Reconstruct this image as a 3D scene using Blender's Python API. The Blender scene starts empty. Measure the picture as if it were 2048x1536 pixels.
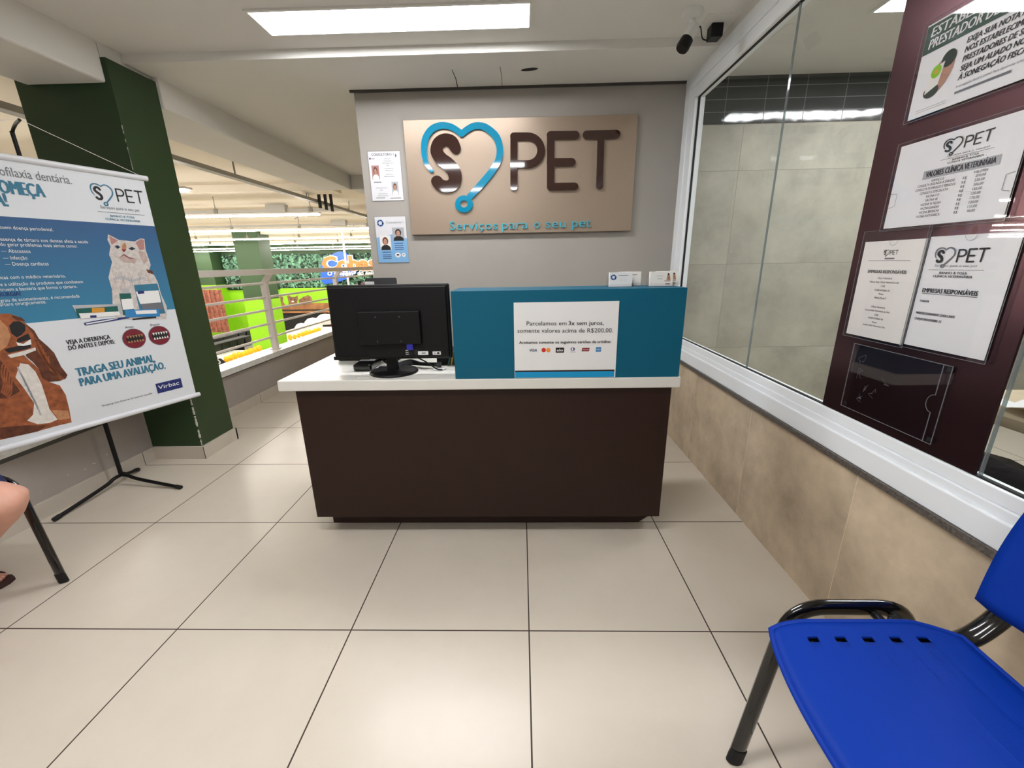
import bpy, bmesh, math, random
from mathutils import Vector, Matrix
from mathutils.geometry import tessellate_polygon
random.seed(7)
S = bpy.context.scene
COL = S.collection
PI = math.pi

# ------------------------------------------------------------------ camera
cam_loc = [-0.01507, -1.08275, 1.17898]
ROT = [[0.999651, 0.02048, -0.016712], [-0.010244, -0.282659, -0.959166], [-0.024367, 0.959002, -0.282351]]          # rows: image right, image down, forward
F_PX = 820.603
cd = bpy.data.cameras.new('camera'); cam = bpy.data.objects.new('camera', cd); COL.objects.link(cam)
cd.sensor_fit = 'HORIZONTAL'; cd.sensor_width = 36.0; cd.lens = 36.0 * F_PX / 2048
cd.clip_start = 0.02; cd.clip_end = 200
r_, d_, f_ = [Vector(v) for v in ROT]
m3 = Matrix((r_, -d_, -f_)).transposed()
cam.matrix_world = Matrix.Translation(Vector(cam_loc)) @ m3.to_4x4()
S.camera = cam

# ------------------------------------------------------------------ world, exposure
w = bpy.data.worlds.new('world'); S.world = w; w.use_nodes = True
w.node_tree.nodes['Background'].inputs[0].default_value = (0.9, 0.93, 1.0, 1)
w.node_tree.nodes['Background'].inputs[1].default_value = 0.25
S.view_settings.view_transform = 'Standard'
S.view_settings.look = 'None'
S.view_settings.exposure = 0.0
S.view_settings.gamma = 1.0
S.view_settings.use_curve_mapping = False
PANEL_E = 33.0       # recessed ceiling panels
STRIP_E = 115.0       # strip lights of the shop hall
CEIL = 2.262; SOFF = 2.22

# ------------------------------------------------------------------ materials
def lin(c):
    return tuple(((x / 255) / 12.92 if x / 255 <= .04045 else ((x / 255 + .055) / 1.055) ** 2.4) for x in c) + (1,)
M = {}
def mat(name, col, rough=.5, metal=0, spec=.5, noise=0, nscale=8, bump=0, bscale=40, coat=0):
    m = bpy.data.materials.new(name); m.use_nodes = True
    nt = m.node_tree; b = nt.nodes['Principled BSDF']
    c = lin(col)
    b.inputs['Base Color'].default_value = c
    b.inputs['Roughness'].default_value = rough; b.inputs['Metallic'].default_value = metal
    b.inputs['Specular IOR Level'].default_value = spec
    b.inputs['Coat Weight'].default_value = coat; b.inputs['Coat Roughness'].default_value = .03
    if noise or bump:
        tc = nt.nodes.new('ShaderNodeTexCoord')
    if noise:
        n = nt.nodes.new('ShaderNodeTexNoise'); n.inputs['Scale'].default_value = nscale; n.inputs['Detail'].default_value = 6
        nt.links.new(tc.outputs['Object'], n.inputs['Vector'])
        r = nt.nodes.new('ShaderNodeValToRGB')
        r.color_ramp.elements[0].position = .3; r.color_ramp.elements[1].position = .7
        r.color_ramp.elements[0].color = tuple(max(0, x * (1 - noise)) for x in c[:3]) + (1,)
        r.color_ramp.elements[1].color = tuple(min(1, x * (1 + noise)) for x in c[:3]) + (1,)
        nt.links.new(n.outputs['Fac'], r.inputs['Fac']); nt.links.new(r.outputs['Color'], b.inputs['Base Color'])
    if bump:
        n2 = nt.nodes.new('ShaderNodeTexNoise'); n2.inputs['Scale'].default_value = bscale; n2.inputs['Detail'].default_value = 4
        nt.links.new(tc.outputs['Object'], n2.inputs['Vector'])
        bp = nt.nodes.new('ShaderNodeBump'); bp.inputs['Strength'].default_value = bump; bp.inputs['Distance'].default_value = .01
        nt.links.new(n2.outputs['Fac'], bp.inputs['Height']); nt.links.new(bp.outputs['Normal'], b.inputs['Normal'])
    M[name] = m
    return m
def emat(name, col, strength):
    m = bpy.data.materials.new(name); m.use_nodes = True
    b = m.node_tree.nodes['Principled BSDF']; b.inputs['Base Color'].default_value = (.8, .8, .8, 1)
    b.inputs['Emission Color'].default_value = col + (1,); b.inputs['Emission Strength'].default_value = strength
    M[name] = m; return m
def glassmat(name, tint, refl_rough=.0, ior=1.45, haze=0):
    m = bpy.data.materials.new(name); m.use_nodes = True; nt = m.node_tree
    for n in list(nt.nodes): nt.nodes.remove(n)
    o = nt.nodes.new('ShaderNodeOutputMaterial'); mx = nt.nodes.new('ShaderNodeMixShader')
    t = nt.nodes.new('ShaderNodeBsdfTransparent'); t.inputs[0].default_value = tint + (1,)
    g = nt.nodes.new('ShaderNodeBsdfGlossy'); g.inputs['Roughness'].default_value = refl_rough
    fr = nt.nodes.new('ShaderNodeFresnel'); bk = nt.nodes.new('ShaderNodeNewGeometry'); io = nt.nodes.new('ShaderNodeMapRange')      # same reflectance from either side
    io.inputs[3].default_value = ior; io.inputs[4].default_value = 1 / ior
    nt.links.new(bk.outputs['Backfacing'], io.inputs[0]); nt.links.new(io.outputs[0], fr.inputs['IOR'])
    nt.links.new(fr.outputs[0], mx.inputs[0]); nt.links.new(t.outputs[0], mx.inputs[1]); nt.links.new(g.outputs[0], mx.inputs[2])
    out = mx
    if haze:
        mx2 = nt.nodes.new('ShaderNodeMixShader'); mx2.inputs[0].default_value = haze
        df = nt.nodes.new('ShaderNodeBsdfDiffuse'); df.inputs[0].default_value = (.7, .7, .75, 1)
        nt.links.new(mx.outputs[0], mx2.inputs[1]); nt.links.new(df.outputs[0], mx2.inputs[2]); out = mx2
    nt.links.new(out.outputs[0], o.inputs[0]); M[name] = m; return m

def gridmat(name, tile, grout, axes, size, offs, gw, rough, noise, nscale, grough=.8, cnt=None, spec=.5, bump=0):
    """tiles on a plane: axes = two of 0/1/2, size and offset per axis"""
    m = bpy.data.materials.new(name); m.use_nodes = True; nt = m.node_tree; b = nt.nodes['Principled BSDF']
    N = nt.nodes.new; Lk = nt.links.new
    geo = N('ShaderNodeNewGeometry'); sep = N('ShaderNodeSeparateXYZ'); Lk(geo.outputs['Position'], sep.inputs[0])
    masks = []; cells = []
    for k, a in enumerate(axes):
        ad = N('ShaderNodeMath'); ad.operation = 'SUBTRACT'; Lk(sep.outputs[a], ad.inputs[0]); ad.inputs[1].default_value = offs[k]
        dv = N('ShaderNodeMath'); dv.operation = 'DIVIDE'; Lk(ad.outputs[0], dv.inputs[0]); dv.inputs[1].default_value = size[k]
        fl = N('ShaderNodeMath'); fl.operation = 'FLOOR'; Lk(dv.outputs[0], fl.inputs[0]); cells.append(fl)
        fr = N('ShaderNodeMath'); fr.operation = 'PINGPONG'; Lk(dv.outputs[0], fr.inputs[0]); fr.inputs[1].default_value = .5
        lt = N('ShaderNodeMath'); lt.operation = 'LESS_THAN'; Lk(fr.outputs[0], lt.inputs[0]); lt.inputs[1].default_value = gw / size[k] / 2
        masks.append(lt)
    mx = N('ShaderNodeMath'); mx.operation = 'MAXIMUM'; Lk(masks[0].outputs[0], mx.inputs[0]); Lk(masks[1].outputs[0], mx.inputs[1])
    cb = N('ShaderNodeCombineXYZ'); Lk(cells[0].outputs[0], cb.inputs[0]); Lk(cells[1].outputs[0], cb.inputs[1])
    wn = N('ShaderNodeTexWhiteNoise'); Lk(cb.outputs[0], wn.inputs['Vector'])
    sc = N('ShaderNodeVectorMath'); sc.operation = 'SCALE'; Lk(wn.outputs['Color'], sc.inputs[0]); sc.inputs['Scale'].default_value = 20
    av = N('ShaderNodeVectorMath'); Lk(geo.outputs['Position'], av.inputs[0]); Lk(sc.outputs[0], av.inputs[1])
    no = N('ShaderNodeTexNoise'); no.inputs['Scale'].default_value = nscale; no.inputs['Detail'].default_value = 10; no.inputs['Roughness'].default_value = .65
    Lk(av.outputs[0], no.inputs['Vector'])
    cr = N('ShaderNodeValToRGB'); c = lin(tile)
    cr.color_ramp.elements[0].position = .3; cr.color_ramp.elements[1].position = .7
    cr.color_ramp.elements[0].color = tuple(x * (1 - noise) for x in c[:3]) + (1,)
    cr.color_ramp.elements[1].color = tuple(min(1, x * (1 + noise)) for x in c[:3]) + (1,)
    Lk(no.outputs['Fac'], cr.inputs[0])
    mc = N('ShaderNodeMix'); mc.data_type = 'RGBA'; Lk(mx.outputs[0], mc.inputs[0]); Lk(cr.outputs[0], mc.inputs[6]); mc.inputs[7].default_value = lin(grout)
    Lk(mc.outputs[2], b.inputs['Base Color'])
    mr = N('ShaderNodeMapRange'); Lk(mx.outputs[0], mr.inputs[0]); mr.inputs[3].default_value = rough; mr.inputs[4].default_value = grough
    Lk(mr.outputs[0], b.inputs['Roughness']); b.inputs['Specular IOR Level'].default_value = spec
    bp = N('ShaderNodeBump'); bp.invert = True; bp.inputs['Strength'].default_value = .4; bp.inputs['Distance'].default_value = .002
    Lk(mx.outputs[0], bp.inputs['Height']); Lk(bp.outputs[0], b.inputs['Normal'])
    if bump:
        n3 = N('ShaderNodeTexNoise'); n3.inputs['Scale'].default_value = 6; n3.inputs['Detail'].default_value = 2
        Lk(geo.outputs['Position'], n3.inputs['Vector'])
        b2 = N('ShaderNodeBump'); b2.inputs['Strength'].default_value = bump; b2.inputs['Distance'].default_value = .01
        Lk(n3.outputs['Fac'], b2.inputs['Height']); Lk(bp.outputs[0], b2.inputs['Normal']); Lk(b2.outputs[0], b.inputs['Normal'])
    M[name] = m; return m

gridmat('floor_tile', (210, 200, 184), (62, 50, 42), (0, 1), (.6, .6), (0, 0), .0045, .27, .035, 3, spec=.4)
gridmat('concrete_tile', (198, 180, 154), (226, 206, 176), (1, 2), (.6, 1.2), (.064, -.6), .003, .5, .3, 4.5)
gridmat('room_tile', (172, 169, 154), (140, 137, 122), (0, 2), (1.2, .598), (1.44, .549), .003, .55, .22, 3.4)
gridmat('dark_tile', (58, 62, 62), (120, 124, 124), (0, 2), (.2485, .070), (1.305, 2.017), .004, .06, .12, 5, bump=.16)
mat('ceiling_paint', (226, 224, 218), .9, noise=.015, nscale=2)
mat('wall_paint', (163, 158, 150), .75, noise=.03, nscale=3)
mat('low_wall_paint', (168, 160, 153), .6, noise=.06, nscale=4)
mat('green_paint', (36, 60, 30), .45, noise=.05)
mat('hall_ceiling', (240, 230, 212), .9, noise=.03, nscale=.7)
mat('hall_green', (48, 74, 42), .6); mat('lime', (138, 200, 20), .6); mat('hall_dark_green', (16, 42, 28), .6)
mat('hall_floor', (190, 182, 170), .4)
mat('skirting', (200, 191, 177), .4, noise=.04)
mat('granite_light', (226, 225, 222), .3, noise=.15, nscale=60)
mat('granite_edge_and_shadow_gap', (66, 64, 60), .45)
mat('granite', (92, 86, 80), .35, noise=.55, nscale=160)
mat('aluminium', (242, 246, 248), .45, spec=.5)
mat('gasket', (18, 18, 18), .7)
mat('white_metal', (246, 238, 232), .4)
mat('laminate_white', (226, 224, 216), .35, noise=.02, nscale=12)
mat('laminate_brown', (44, 26, 20), .5, spec=.3, noise=.06, nscale=14)
mat('laminate_teal', (0, 92, 118), .5, spec=.3)
mat('black_plastic', (13, 13, 14), .45, spec=.3); mat('black_matte', (14, 14, 15), .7); mat('screen_black', (8, 8, 9), .15)
mat('black_gloss', (8, 7, 8), .16, coat=.6)
mat('blue_plastic', (0, 52, 158), .55, spec=.2, bump=.06, bscale=900)
mat('white_plastic', (228, 228, 224), .4); mat('grey_plastic', (120, 120, 122), .5)
mat('vga_blue', (40, 40, 150), .4)
mat('paper', (236, 236, 234), .6); mat('paper_warm', (238, 234, 226), .6)
mat('ink', (22, 20, 24), .6); mat('ink_grey', (110, 112, 118), .6); mat('ink_light', (176, 178, 180), .6)
mat('board_champagne', (160, 142, 124), .36, metal=.35, noise=.03, nscale=300)
mat('acrylic_teal', (0, 132, 168), .06, coat=1.0); mat('acrylic_brown', (48, 22, 18), .06, coat=1.0); mat('acrylic_aqua', (70, 176, 196), .06, coat=1.0)
mat('banner_teal', (52, 118, 146), .55); mat('banner_white', (222, 226, 230), .5)
mat('tube_white', (226, 228, 232), .35)
mat('navy', (30, 45, 110), .5); mat('brand_blue', (24, 86, 200), .4); mat('brand_orange', (245, 110, 40), .5)
mat('sky_teal', (0, 150, 205), .4)
mat('mark_red', (205, 40, 35), .5); mat('mark_orange', (240, 150, 60), .5); mat('mark_maroon', (140, 25, 40), .5); mat('mark_cyan', (50, 130, 190), .5)
mat('fur_brown', (150, 84, 48), .8, noise=.35, nscale=40); mat('fur_dark', (94, 50, 30), .8, noise=.35, nscale=45); mat('fur_white', (222, 216, 208), .8, noise=.12, nscale=50)
mat('fur_tan', (186, 132, 92), .8, noise=.2, nscale=40)
mat('fur_cream', (205, 198, 192), .8, noise=.15, nscale=60); mat('nose_black', (28, 26, 28), .6); mat('mouth_red', (120, 30, 45), .5); mat('eye_blue', (52, 62, 90), .4)
mat('ear_pink', (176, 130, 124), .7); mat('fur_rose', (188, 166, 158), .8, noise=.15, nscale=60); mat('tabby', (126, 90, 64), .8, noise=.5, nscale=6)
mat('pack_green', (20, 92, 84), .5); mat('pack_orange', (214, 150, 50), .5)
mat('panel_brown', (84, 58, 62), .27, metal=.85)
mat('tag_yellow', (252, 186, 10), .5); mat('wood', (150, 100, 60), .6, noise=.4, nscale=3)
mat('curtain_brown', (150, 92, 74), .7, noise=.5, nscale=9)
mat('skin', (214, 160, 138), .5, noise=.06, nscale=30); mat('shorts_navy', (26, 34, 84), .8); mat('shirt_grey', (120, 122, 126), .8)
mat('hair_dark', (40, 30, 24), .7); mat('sandal', (60, 32, 28), .6)
mat('cloth_beige', (196, 180, 150), .8, noise=.1, nscale=10); mat('bag_black', (20, 21, 24), .35, bump=.8, bscale=14)
mat('poster_green', (18, 66, 48), .5); mat('chip_white', (225, 222, 210), .8)
mat('poster_blue', (132, 182, 222), .5); mat('photo_wall', (178, 180, 184), .6); mat('face_tone', (186, 140, 118), .6)
mat('tray_grey', (150, 146, 138), .6); mat('brick_red', (130, 34, 28), .7)
emat('panel_light', (1.0, 1.0, 1.03), PANEL_E); emat('strip_light_glow', (1.0, .95, .87), STRIP_E)
glassmat('window_glass', (.93, .96, .95)); glassmat('acrylic_clear', (.965, .965, .975), .02, 1.3, 0); glassmat('glass_edge', (.45, .56, .54), .05, 1.7, .22)

# hedge: mixed greens with relief; banner blue: printed gradient
def special():
    m = mat('hedge', (40, 72, 48), .7); nt = m.node_tree; b = nt.nodes['Principled BSDF']
    tc = nt.nodes.new('ShaderNodeTexCoord'); v = nt.nodes.new('ShaderNodeTexVoronoi'); v.inputs['Scale'].default_value = 7
    nt.links.new(tc.outputs['Object'], v.inputs['Vector'])
    r = nt.nodes.new('ShaderNodeValToRGB'); nt.links.new(v.outputs['Color'], r.inputs[0])
    r.color_ramp.elements[0].position = .2; r.color_ramp.elements[0].color = lin((14, 34, 22)); r.color_ramp.elements[1].position = .8; r.color_ramp.elements[1].color = lin((120, 172, 140))
    nt.links.new(r.outputs[0], b.inputs['Base Color'])
    m = mat('banner_blue', (50, 100, 140), .5); nt = m.node_tree; b = nt.nodes['Principled BSDF']
    g = nt.nodes.new('ShaderNodeNewGeometry'); s = nt.nodes.new('ShaderNodeSeparateXYZ'); nt.links.new(g.outputs['Position'], s.inputs[0])
    mr = nt.nodes.new('ShaderNodeMapRange'); mr.inputs[1].default_value = 1.45; mr.inputs[2].default_value = .8
    nt.links.new(s.outputs[2], mr.inputs[0]); r = nt.nodes.new('ShaderNodeValToRGB')
    r.color_ramp.elements[0].color = lin((48, 84, 132)); r.color_ramp.elements[1].color = lin((58, 140, 172))
    nt.links.new(mr.outputs[0], r.inputs[0]); nt.links.new(r.outputs[0], b.inputs['Base Color'])
special()

# ------------------------------------------------------------------ object helpers
def wloc(o):
    v = Vector((0, 0, 0))
    while o: v += o.location; o = o.parent
    return v
def tag(o, label=None, cat=None, group=None, kind=None):
    if label: o['label'] = label
    if cat: o['category'] = cat
    if group: o['group'] = group
    if kind: o['kind'] = kind
    return o
def thing(name, loc, label, cat, group=None):
    o = bpy.data.objects.new(name, None); COL.objects.link(o); o.location = loc; o.empty_display_size = .05
    return tag(o, label, cat, group)
class G:
    """geometry in world coordinates, several materials"""
    def __init__(s): s.v = []; s.f = []; s.mi = []; s.mats = []; s.sm = []
    def mid(s, m):
        if m not in s.mats: s.mats.append(m)
        return s.mats.index(m)
    def add(s, vs, fs, m, smooth=False):
        b = len(s.v); s.v += [tuple(v) for v in vs]; k = s.mid(m)
        for f in fs: s.f.append([i + b for i in f]); s.mi.append(k); s.sm.append(smooth)
        return s
    def box(s, x0, y0, z0, x1, y1, z1, m, bev=0):
        if x0 > x1: x0, x1 = x1, x0
        if y0 > y1: y0, y1 = y1, y0
        if z0 > z1: z0, z1 = z1, z0
        if bev:
            bm = bmesh.new(); bmesh.ops.create_cube(bm, size=1)
            for v in bm.verts: v.co = Vector(((x0 + x1) / 2 + v.co.x * (x1 - x0), (y0 + y1) / 2 + v.co.y * (y1 - y0), (z0 + z1) / 2 + v.co.z * (z1 - z0)))
            bmesh.ops.bevel(bm, geom=bm.edges[:], offset=bev, segments=3, profile=.5, affect='EDGES')
            return s.bm(bm, m)
        vs = [(x, y, z) for z in (z0, z1) for y in (y0, y1) for x in (x0, x1)]
        return s.add(vs, [(0, 2, 3, 1), (4, 5, 7, 6), (0, 1, 5, 4), (2, 6, 7, 3), (0, 4, 6, 2), (1, 3, 7, 5)], m)
    def bm(s, bm, m, smooth=False):
        bm.verts.index_update(); s.add([v.co[:] for v in bm.verts], [[v.index for v in f.verts] for f in bm.faces], m, smooth); bm.free(); return s
    def tube(s, pts, r, m, n=10, r2=None, closed=False, up=None):
        """swept tube; r2 = second radius for an oval section (along up)"""
        pts = [Vector(p) for p in pts]; rings = []; N = len(pts)
        T = []
        for i in range(N):
            a = pts[(i - 1) % N] if closed else pts[max(i - 1, 0)]; b = pts[(i + 1) % N] if closed else pts[min(i + 1, N - 1)]
            T.append((b - a).normalized())
        nrm = Vector(up) if up else (Vector((0, 0, 1)) if abs(T[0].z) < .9 else Vector((0, 1, 0)))
        for i in range(N):
            nrm = (nrm - T[i] * nrm.dot(T[i])).normalized(); bi = T[i].cross(nrm)
            rr = r[i] if isinstance(r, (list, tuple)) else r
            rn = r2 if r2 else rr
            rings.append([pts[i] + nrm * (math.cos(2 * PI * k / n) * rn) + bi * (math.sin(2 * PI * k / n) * rr) for k in range(n)])
        vs = [v for ring in rings for v in ring]; fs = []
        for i in range(N if closed else N - 1):
            for k in range(n):
                a = i * n + k; b = i * n + (k + 1) % n; c = ((i + 1) % N) * n + (k + 1) % n; d = ((i + 1) % N) * n + k
                fs.append((a, b, c, d))
        if not closed: fs += [list(range(n))[::-1], list(range((N - 1) * n, N * n))]
        return s.add(vs, fs, m, True)
    def bar(s, a, b, wx, wy, m):
        a = Vector(a); b = Vector(b); t = (b - a).normalized(); u = Vector((0, 0, 1)) if abs(t.z) < .9 else Vector((0, 1, 0))
        x = t.cross(u).normalized(); y = x.cross(t)
        vs = [p + x * (sx * wx / 2) + y * (sy * wy / 2) for p in (a, b) for sx, sy in ((-1, -1), (1, -1), (1, 1), (-1, 1))]
        return s.add(vs, [(3, 2, 1, 0), (4, 5, 6, 7), (0, 1, 5, 4), (1, 2, 6, 5), (2, 3, 7, 6), (3, 0, 4, 7)], m)
    def lathe(s, c, prof, m, n=32, axis=None, smooth=True):
        c = Vector(c); A = Vector(axis).normalized() if axis else Vector((0, 0, 1))
        X = A.orthogonal().normalized(); Y = A.cross(X); vs = []; fs = []
        for r, h in prof:
            for k in range(n): vs.append(c + A * h + X * (r * math.cos(2 * PI * k / n)) + Y * (r * math.sin(2 * PI * k / n)))
        for i in range(len(prof) - 1):
            for k in range(n): fs.append((i * n + k, i * n + (k + 1) % n, (i + 1) * n + (k + 1) % n, (i + 1) * n + k))
        fs += [list(range(n))[::-1], list(range((len(prof) - 1) * n, len(prof) * n))]
        return s.add(vs, fs, m, smooth)
    def build(s, name, parent=None, auto=True):
        me = bpy.data.meshes.new(name)
        if parent is None:
            xs, ys, zs = zip(*s.v); o0 = Vector(((min(xs) + max(xs)) / 2, (min(ys) + max(ys)) / 2, min(zs)))
        else: o0 = wloc(parent)
        me.from_pydata([(x - o0.x, y - o0.y, z - o0.z) for x, y, z in s.v], [], s.f)
        for k in s.mats: me.materials.append(M[k])
        me.polygons.foreach_set('material_index', s.mi); me.polygons.foreach_set('use_smooth', s.sm)
        me.update()
        if any(s.sm):
            try: me.set_sharp_from_angle(angle=math.radians(40))
            except Exception: pass
        o = bpy.data.objects.new(name, me); COL.objects.link(o)
        if parent: o.parent = parent
        else: o.location = o0
        return o
def struct(name, g): return tag(g.build(name), kind='structure')

# ---- writing and flat drawing -------------------------------------------------
_tc = {}
def glyphs(txt, bold):
    k = (txt, bold)
    if k not in _tc:
        c = bpy.data.curves.new('t', 'FONT'); c.body = txt; c.resolution_u = 2; c.offset = bold
        o = bpy.data.objects.new('t', c); COL.objects.link(o)
        bpy.context.view_layer.update()
        me = bpy.data.meshes.new_from_object(o.evaluated_get(bpy.context.evaluated_depsgraph_get()))
        vs = [(v.co.x, v.co.y) for v in me.vertices]; fs = [tuple(p.vertices) for p in me.polygons]
        bpy.data.objects.remove(o); bpy.data.curves.remove(c); bpy.data.meshes.remove(me)
        x0 = min(v[0] for v in vs); x1 = max(v[0] for v in vs)
        _tc[k] = ([((x - x0) / (x1 - x0), y / .682) for x, y in vs], fs, (x1 - x0) / .682)
    return _tc[k]
def smooth_path(pts, n=8):
    P = [Vector(p) for p in pts]; out = []
    for i in range(len(P) - 1):
        p0 = P[max(i - 1, 0)]; p1 = P[i]; p2 = P[i + 1]; p3 = P[min(i + 2, len(P) - 1)]
        for k in range(n):
            t = k / n
            out.append(.5 * ((2 * p1) + (p2 - p0) * t + (2 * p0 - 5 * p1 + 4 * p2 - p3) * t * t + (3 * p1 - p0 - 3 * p2 + p3) * t ** 3))
    out.append(P[-1]); return out
def ribbon(pts, w, smooth=True, caps=True):
    """outline polygon of a stroke; w = one width or one per point"""
    if not isinstance(w, (list, tuple)): w = [w] * len(pts)
    if smooth:
        q = smooth_path([(p[0], p[1], ww) for p, ww in zip(pts, w)])
        P = [(v[0], v[1]) for v in q]; W = [v[2] for v in q]
    else: P = pts; W = list(w)
    Lf = []; Rt = []; N = len(P)
    for i in range(N):
        a = P[max(i - 1, 0)]; b = P[min(i + 1, N - 1)]; dx, dy = b[0] - a[0], b[1] - a[1]; l = math.hypot(dx, dy) or 1; nx, ny = -dy / l, dx / l
        Lf.append((P[i][0] + nx * W[i] / 2, P[i][1] + ny * W[i] / 2)); Rt.append((P[i][0] - nx * W[i] / 2, P[i][1] - ny * W[i] / 2))
    def cap(c, frm, ww):
        a0 = math.atan2(frm[1] - c[1], frm[0] - c[0])
        return [(c[0] + math.cos(a0 - PI * k / 8) * ww / 2, c[1] + math.sin(a0 - PI * k / 8) * ww / 2) for k in range(1, 8)]
    return Lf + (cap(P[-1], Lf[-1], W[-1]) if caps else []) + Rt[::-1] + (cap(P[0], Rt[0], W[0]) if caps else [])
def ell(cx, cy, rx, ry, n=20, a=0):
    ca, sa = math.cos(a), math.sin(a)
    return [(cx + ca * rx * math.cos(2 * PI * k / n) - sa * ry * math.sin(2 * PI * k / n), cy + sa * rx * math.cos(2 * PI * k / n) + ca * ry * math.sin(2 * PI * k / n)) for k in range(n)]
def arc(cx, cy, r, a0, a1, n=10): return [(cx + r * math.cos(math.radians(a0 + (a1 - a0) * k / n)), cy + r * math.sin(math.radians(a0 + (a1 - a0) * k / n))) for k in range(n + 1)]
class Ink(G):
    """flat print on a plane: origin O, axes U, V, normal N"""
    def __init__(s, O, U, V):
        super().__init__(); s.O = Vector(O); s.U = Vector(U); s.V = Vector(V); s.N = s.U.cross(s.V); s.L = 0
    def P(s, u, v, d=0): return s.O + s.U * u + s.V * v + s.N * d
    def poly(s, pts, m, lay=1, th=0):
        d = lay * .00035
        tri = tessellate_polygon([[Vector((a, b, 0)) for a, b in pts]])
        if not th:
            nb = []
            for t in tri:
                (ax, ay), (bx, by), (cx, cy) = [pts[i] for i in t]
                nb.append(tuple(t) if (bx - ax) * (cy - ay) - (by - ay) * (cx - ax) > 0 else tuple(t)[::-1])
            return s.add([s.P(a, b, d) for a, b in pts], nb, m)
        A = sum(pts[i][0] * pts[(i + 1) % len(pts)][1] - pts[(i + 1) % len(pts)][0] * pts[i][1] for i in range(len(pts)))
        if A < 0: pts = pts[::-1]; tri = tessellate_polygon([[Vector((a, b, 0)) for a, b in pts]])
        n = len(pts); vs = [s.P(a, b, d) for a, b in pts] + [s.P(a, b, d + th) for a, b in pts]; fs = []
        for t in tri:
            (ax, ay), (bx, by), (cx, cy) = [pts[i] for i in t]
            t = tuple(t) if (bx - ax) * (cy - ay) - (by - ay) * (cx - ax) > 0 else tuple(t)[::-1]
            fs.append(tuple(i + n for i in t)); fs.append(t[::-1])
        for i in range(n): j = (i + 1) % n; fs.append((i, j, j + n, i + n))
        return s.add(vs, fs, m)
    def rect(s, u0, v0, u1, v1, m, lay=1, th=0): return s.poly([(u0, v0), (u1, v0), (u1, v1), (u0, v1)], m, lay, th)
    def text(s, txt, a, b, h, m='ink', lay=3, bold=0., slant=0., th=0):
        """from baseline point a to baseline point b, capital height h"""
        if bold > 0 and not th:          # heavier stroke: overprinted copies
            dx, dy = b[0] - a[0], b[1] - a[1]; l = math.hypot(dx, dy); e = bold * h * 1.6
            for k in (-1, 0, 1): o_ = e * k * .5; s.text(txt, (a[0] + dx / l * (o_ + e / 2), a[1] + dy / l * o_), (b[0] + dx / l * (o_ - e / 2), b[1] + dy / l * o_), h, m, lay + .06 * k, 0, slant)
            return s
        vs, fs, asp = glyphs(txt, bold); dx, dy = b[0] - a[0], b[1] - a[1]; l = math.hypot(dx, dy); ex = (dx / l, dy / l); ey = (-ex[1], ex[0])
        q = []
        for x, y in vs:
            X = x * l + y * h * slant; Yy = y * h
            q.append((a[0] + ex[0] * X + ey[0] * Yy, a[1] + ex[1] * X + ey[1] * Yy))
        d = lay * .00035 + th
        s.add([s.P(u, v, d) for u, v in q], fs, m)
        if th:
            cnt = {}
            for f in fs:
                for i in range(len(f)): e = (f[i], f[(i + 1) % len(f)]); cnt[e] = cnt.get(e, 0) + 1
            side = [e for e in cnt if (e[1], e[0]) not in cnt]; n = len(q)
            s.add([s.P(u, v, d) for u, v in q] + [s.P(u, v, lay * .00035) for u, v in q], [(e[0], e[0] + n, e[1] + n, e[1]) for e in side], m)
        return s
    def textw(s, txt, c, h, m='ink', lay=3, bold=0., cw=1., slant=0.):
        asp = glyphs(txt, bold)[2]; w_ = asp * h * cw
        return s.text(txt, (c[0] - w_ / 2, c[1]), (c[0] + w_ / 2, c[1]), h, m, lay, bold, slant)

# S-heart-PET logo, traced in its own drawing units (x right, y up)
_S = [(724, 325), (697, 283), (650, 268), (608, 293), (595, 345), (625, 395), (672, 432), (712, 480), (722, 535), (700, 575), (655, 586), (618, 573), (596, 548)]
_SW = [74, 84, 78, 82, 84, 88, 92, 92, 88, 86, 84, 82, 78]
_HL = [(560, 478), (522, 420), (508, 340), (518, 262), (560, 203), (620, 178), (680, 182), (725, 202), (766, 232)]
_HLW = [24, 32, 38, 44, 46, 44, 42, 40, 40]
_HR = [(766, 232), (805, 202), (855, 180), (915, 184), (968, 216), (1008, 262), (1026, 330), (1018, 400), (985, 462), (935, 528), (880, 592), (822, 655)]
_HRW = [40, 42, 44, 46, 48, 48, 44, 44, 46, 48, 48, 44]
_PET = [([(1122, 246), (1122, 590)], 48), ([(1122, 248), (1215, 248)] + arc(1215, 340, 92, -90, 90, 14)[1:-1] + [(1215, 432), (1122, 432)], 52),
        ([(1371, 240), (1371, 588)], 50), ([(1371, 241), (1540, 239)], 54), ([(1371, 420), (1514, 418)], 54), ([(1371, 586), (1534, 584)], 52),
        ([(1616, 238), (1814, 233)], 56), ([(1712, 240), (1702, 582)], 46)]
def logo(ink, f, cs, ch, cp, lay=3, th=0, wscale=1.):
    """f maps drawing units to plane coordinates; returns nothing"""
    def rb(p, w_, m, sm=True, ly=lay): ink.poly([f(*q) for q in ribbon(p, [x * wscale for x in w_] if isinstance(w_, list) else w_ * wscale, sm)], m, ly, th)
    if ch:
        rb(_HL, _HLW, ch); rb(_HR, _HRW, ch, True, lay + .3)
        for k in range(16):
            a0 = k * 22.5; q = arc(782, 708, 61, a0, a0 + 22.5, 3) + arc(782, 708, 25, a0 + 22.5, a0, 3)
            ink.poly([f(*p) for p in q], ch, lay + .6, th)
    if cs: rb(_S, _SW, cs, True, lay + .3)
    if cp:
        for k, (p, w_) in enumerate(_PET): rb(p, w_, cp, False, lay + .05 * k)
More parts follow.
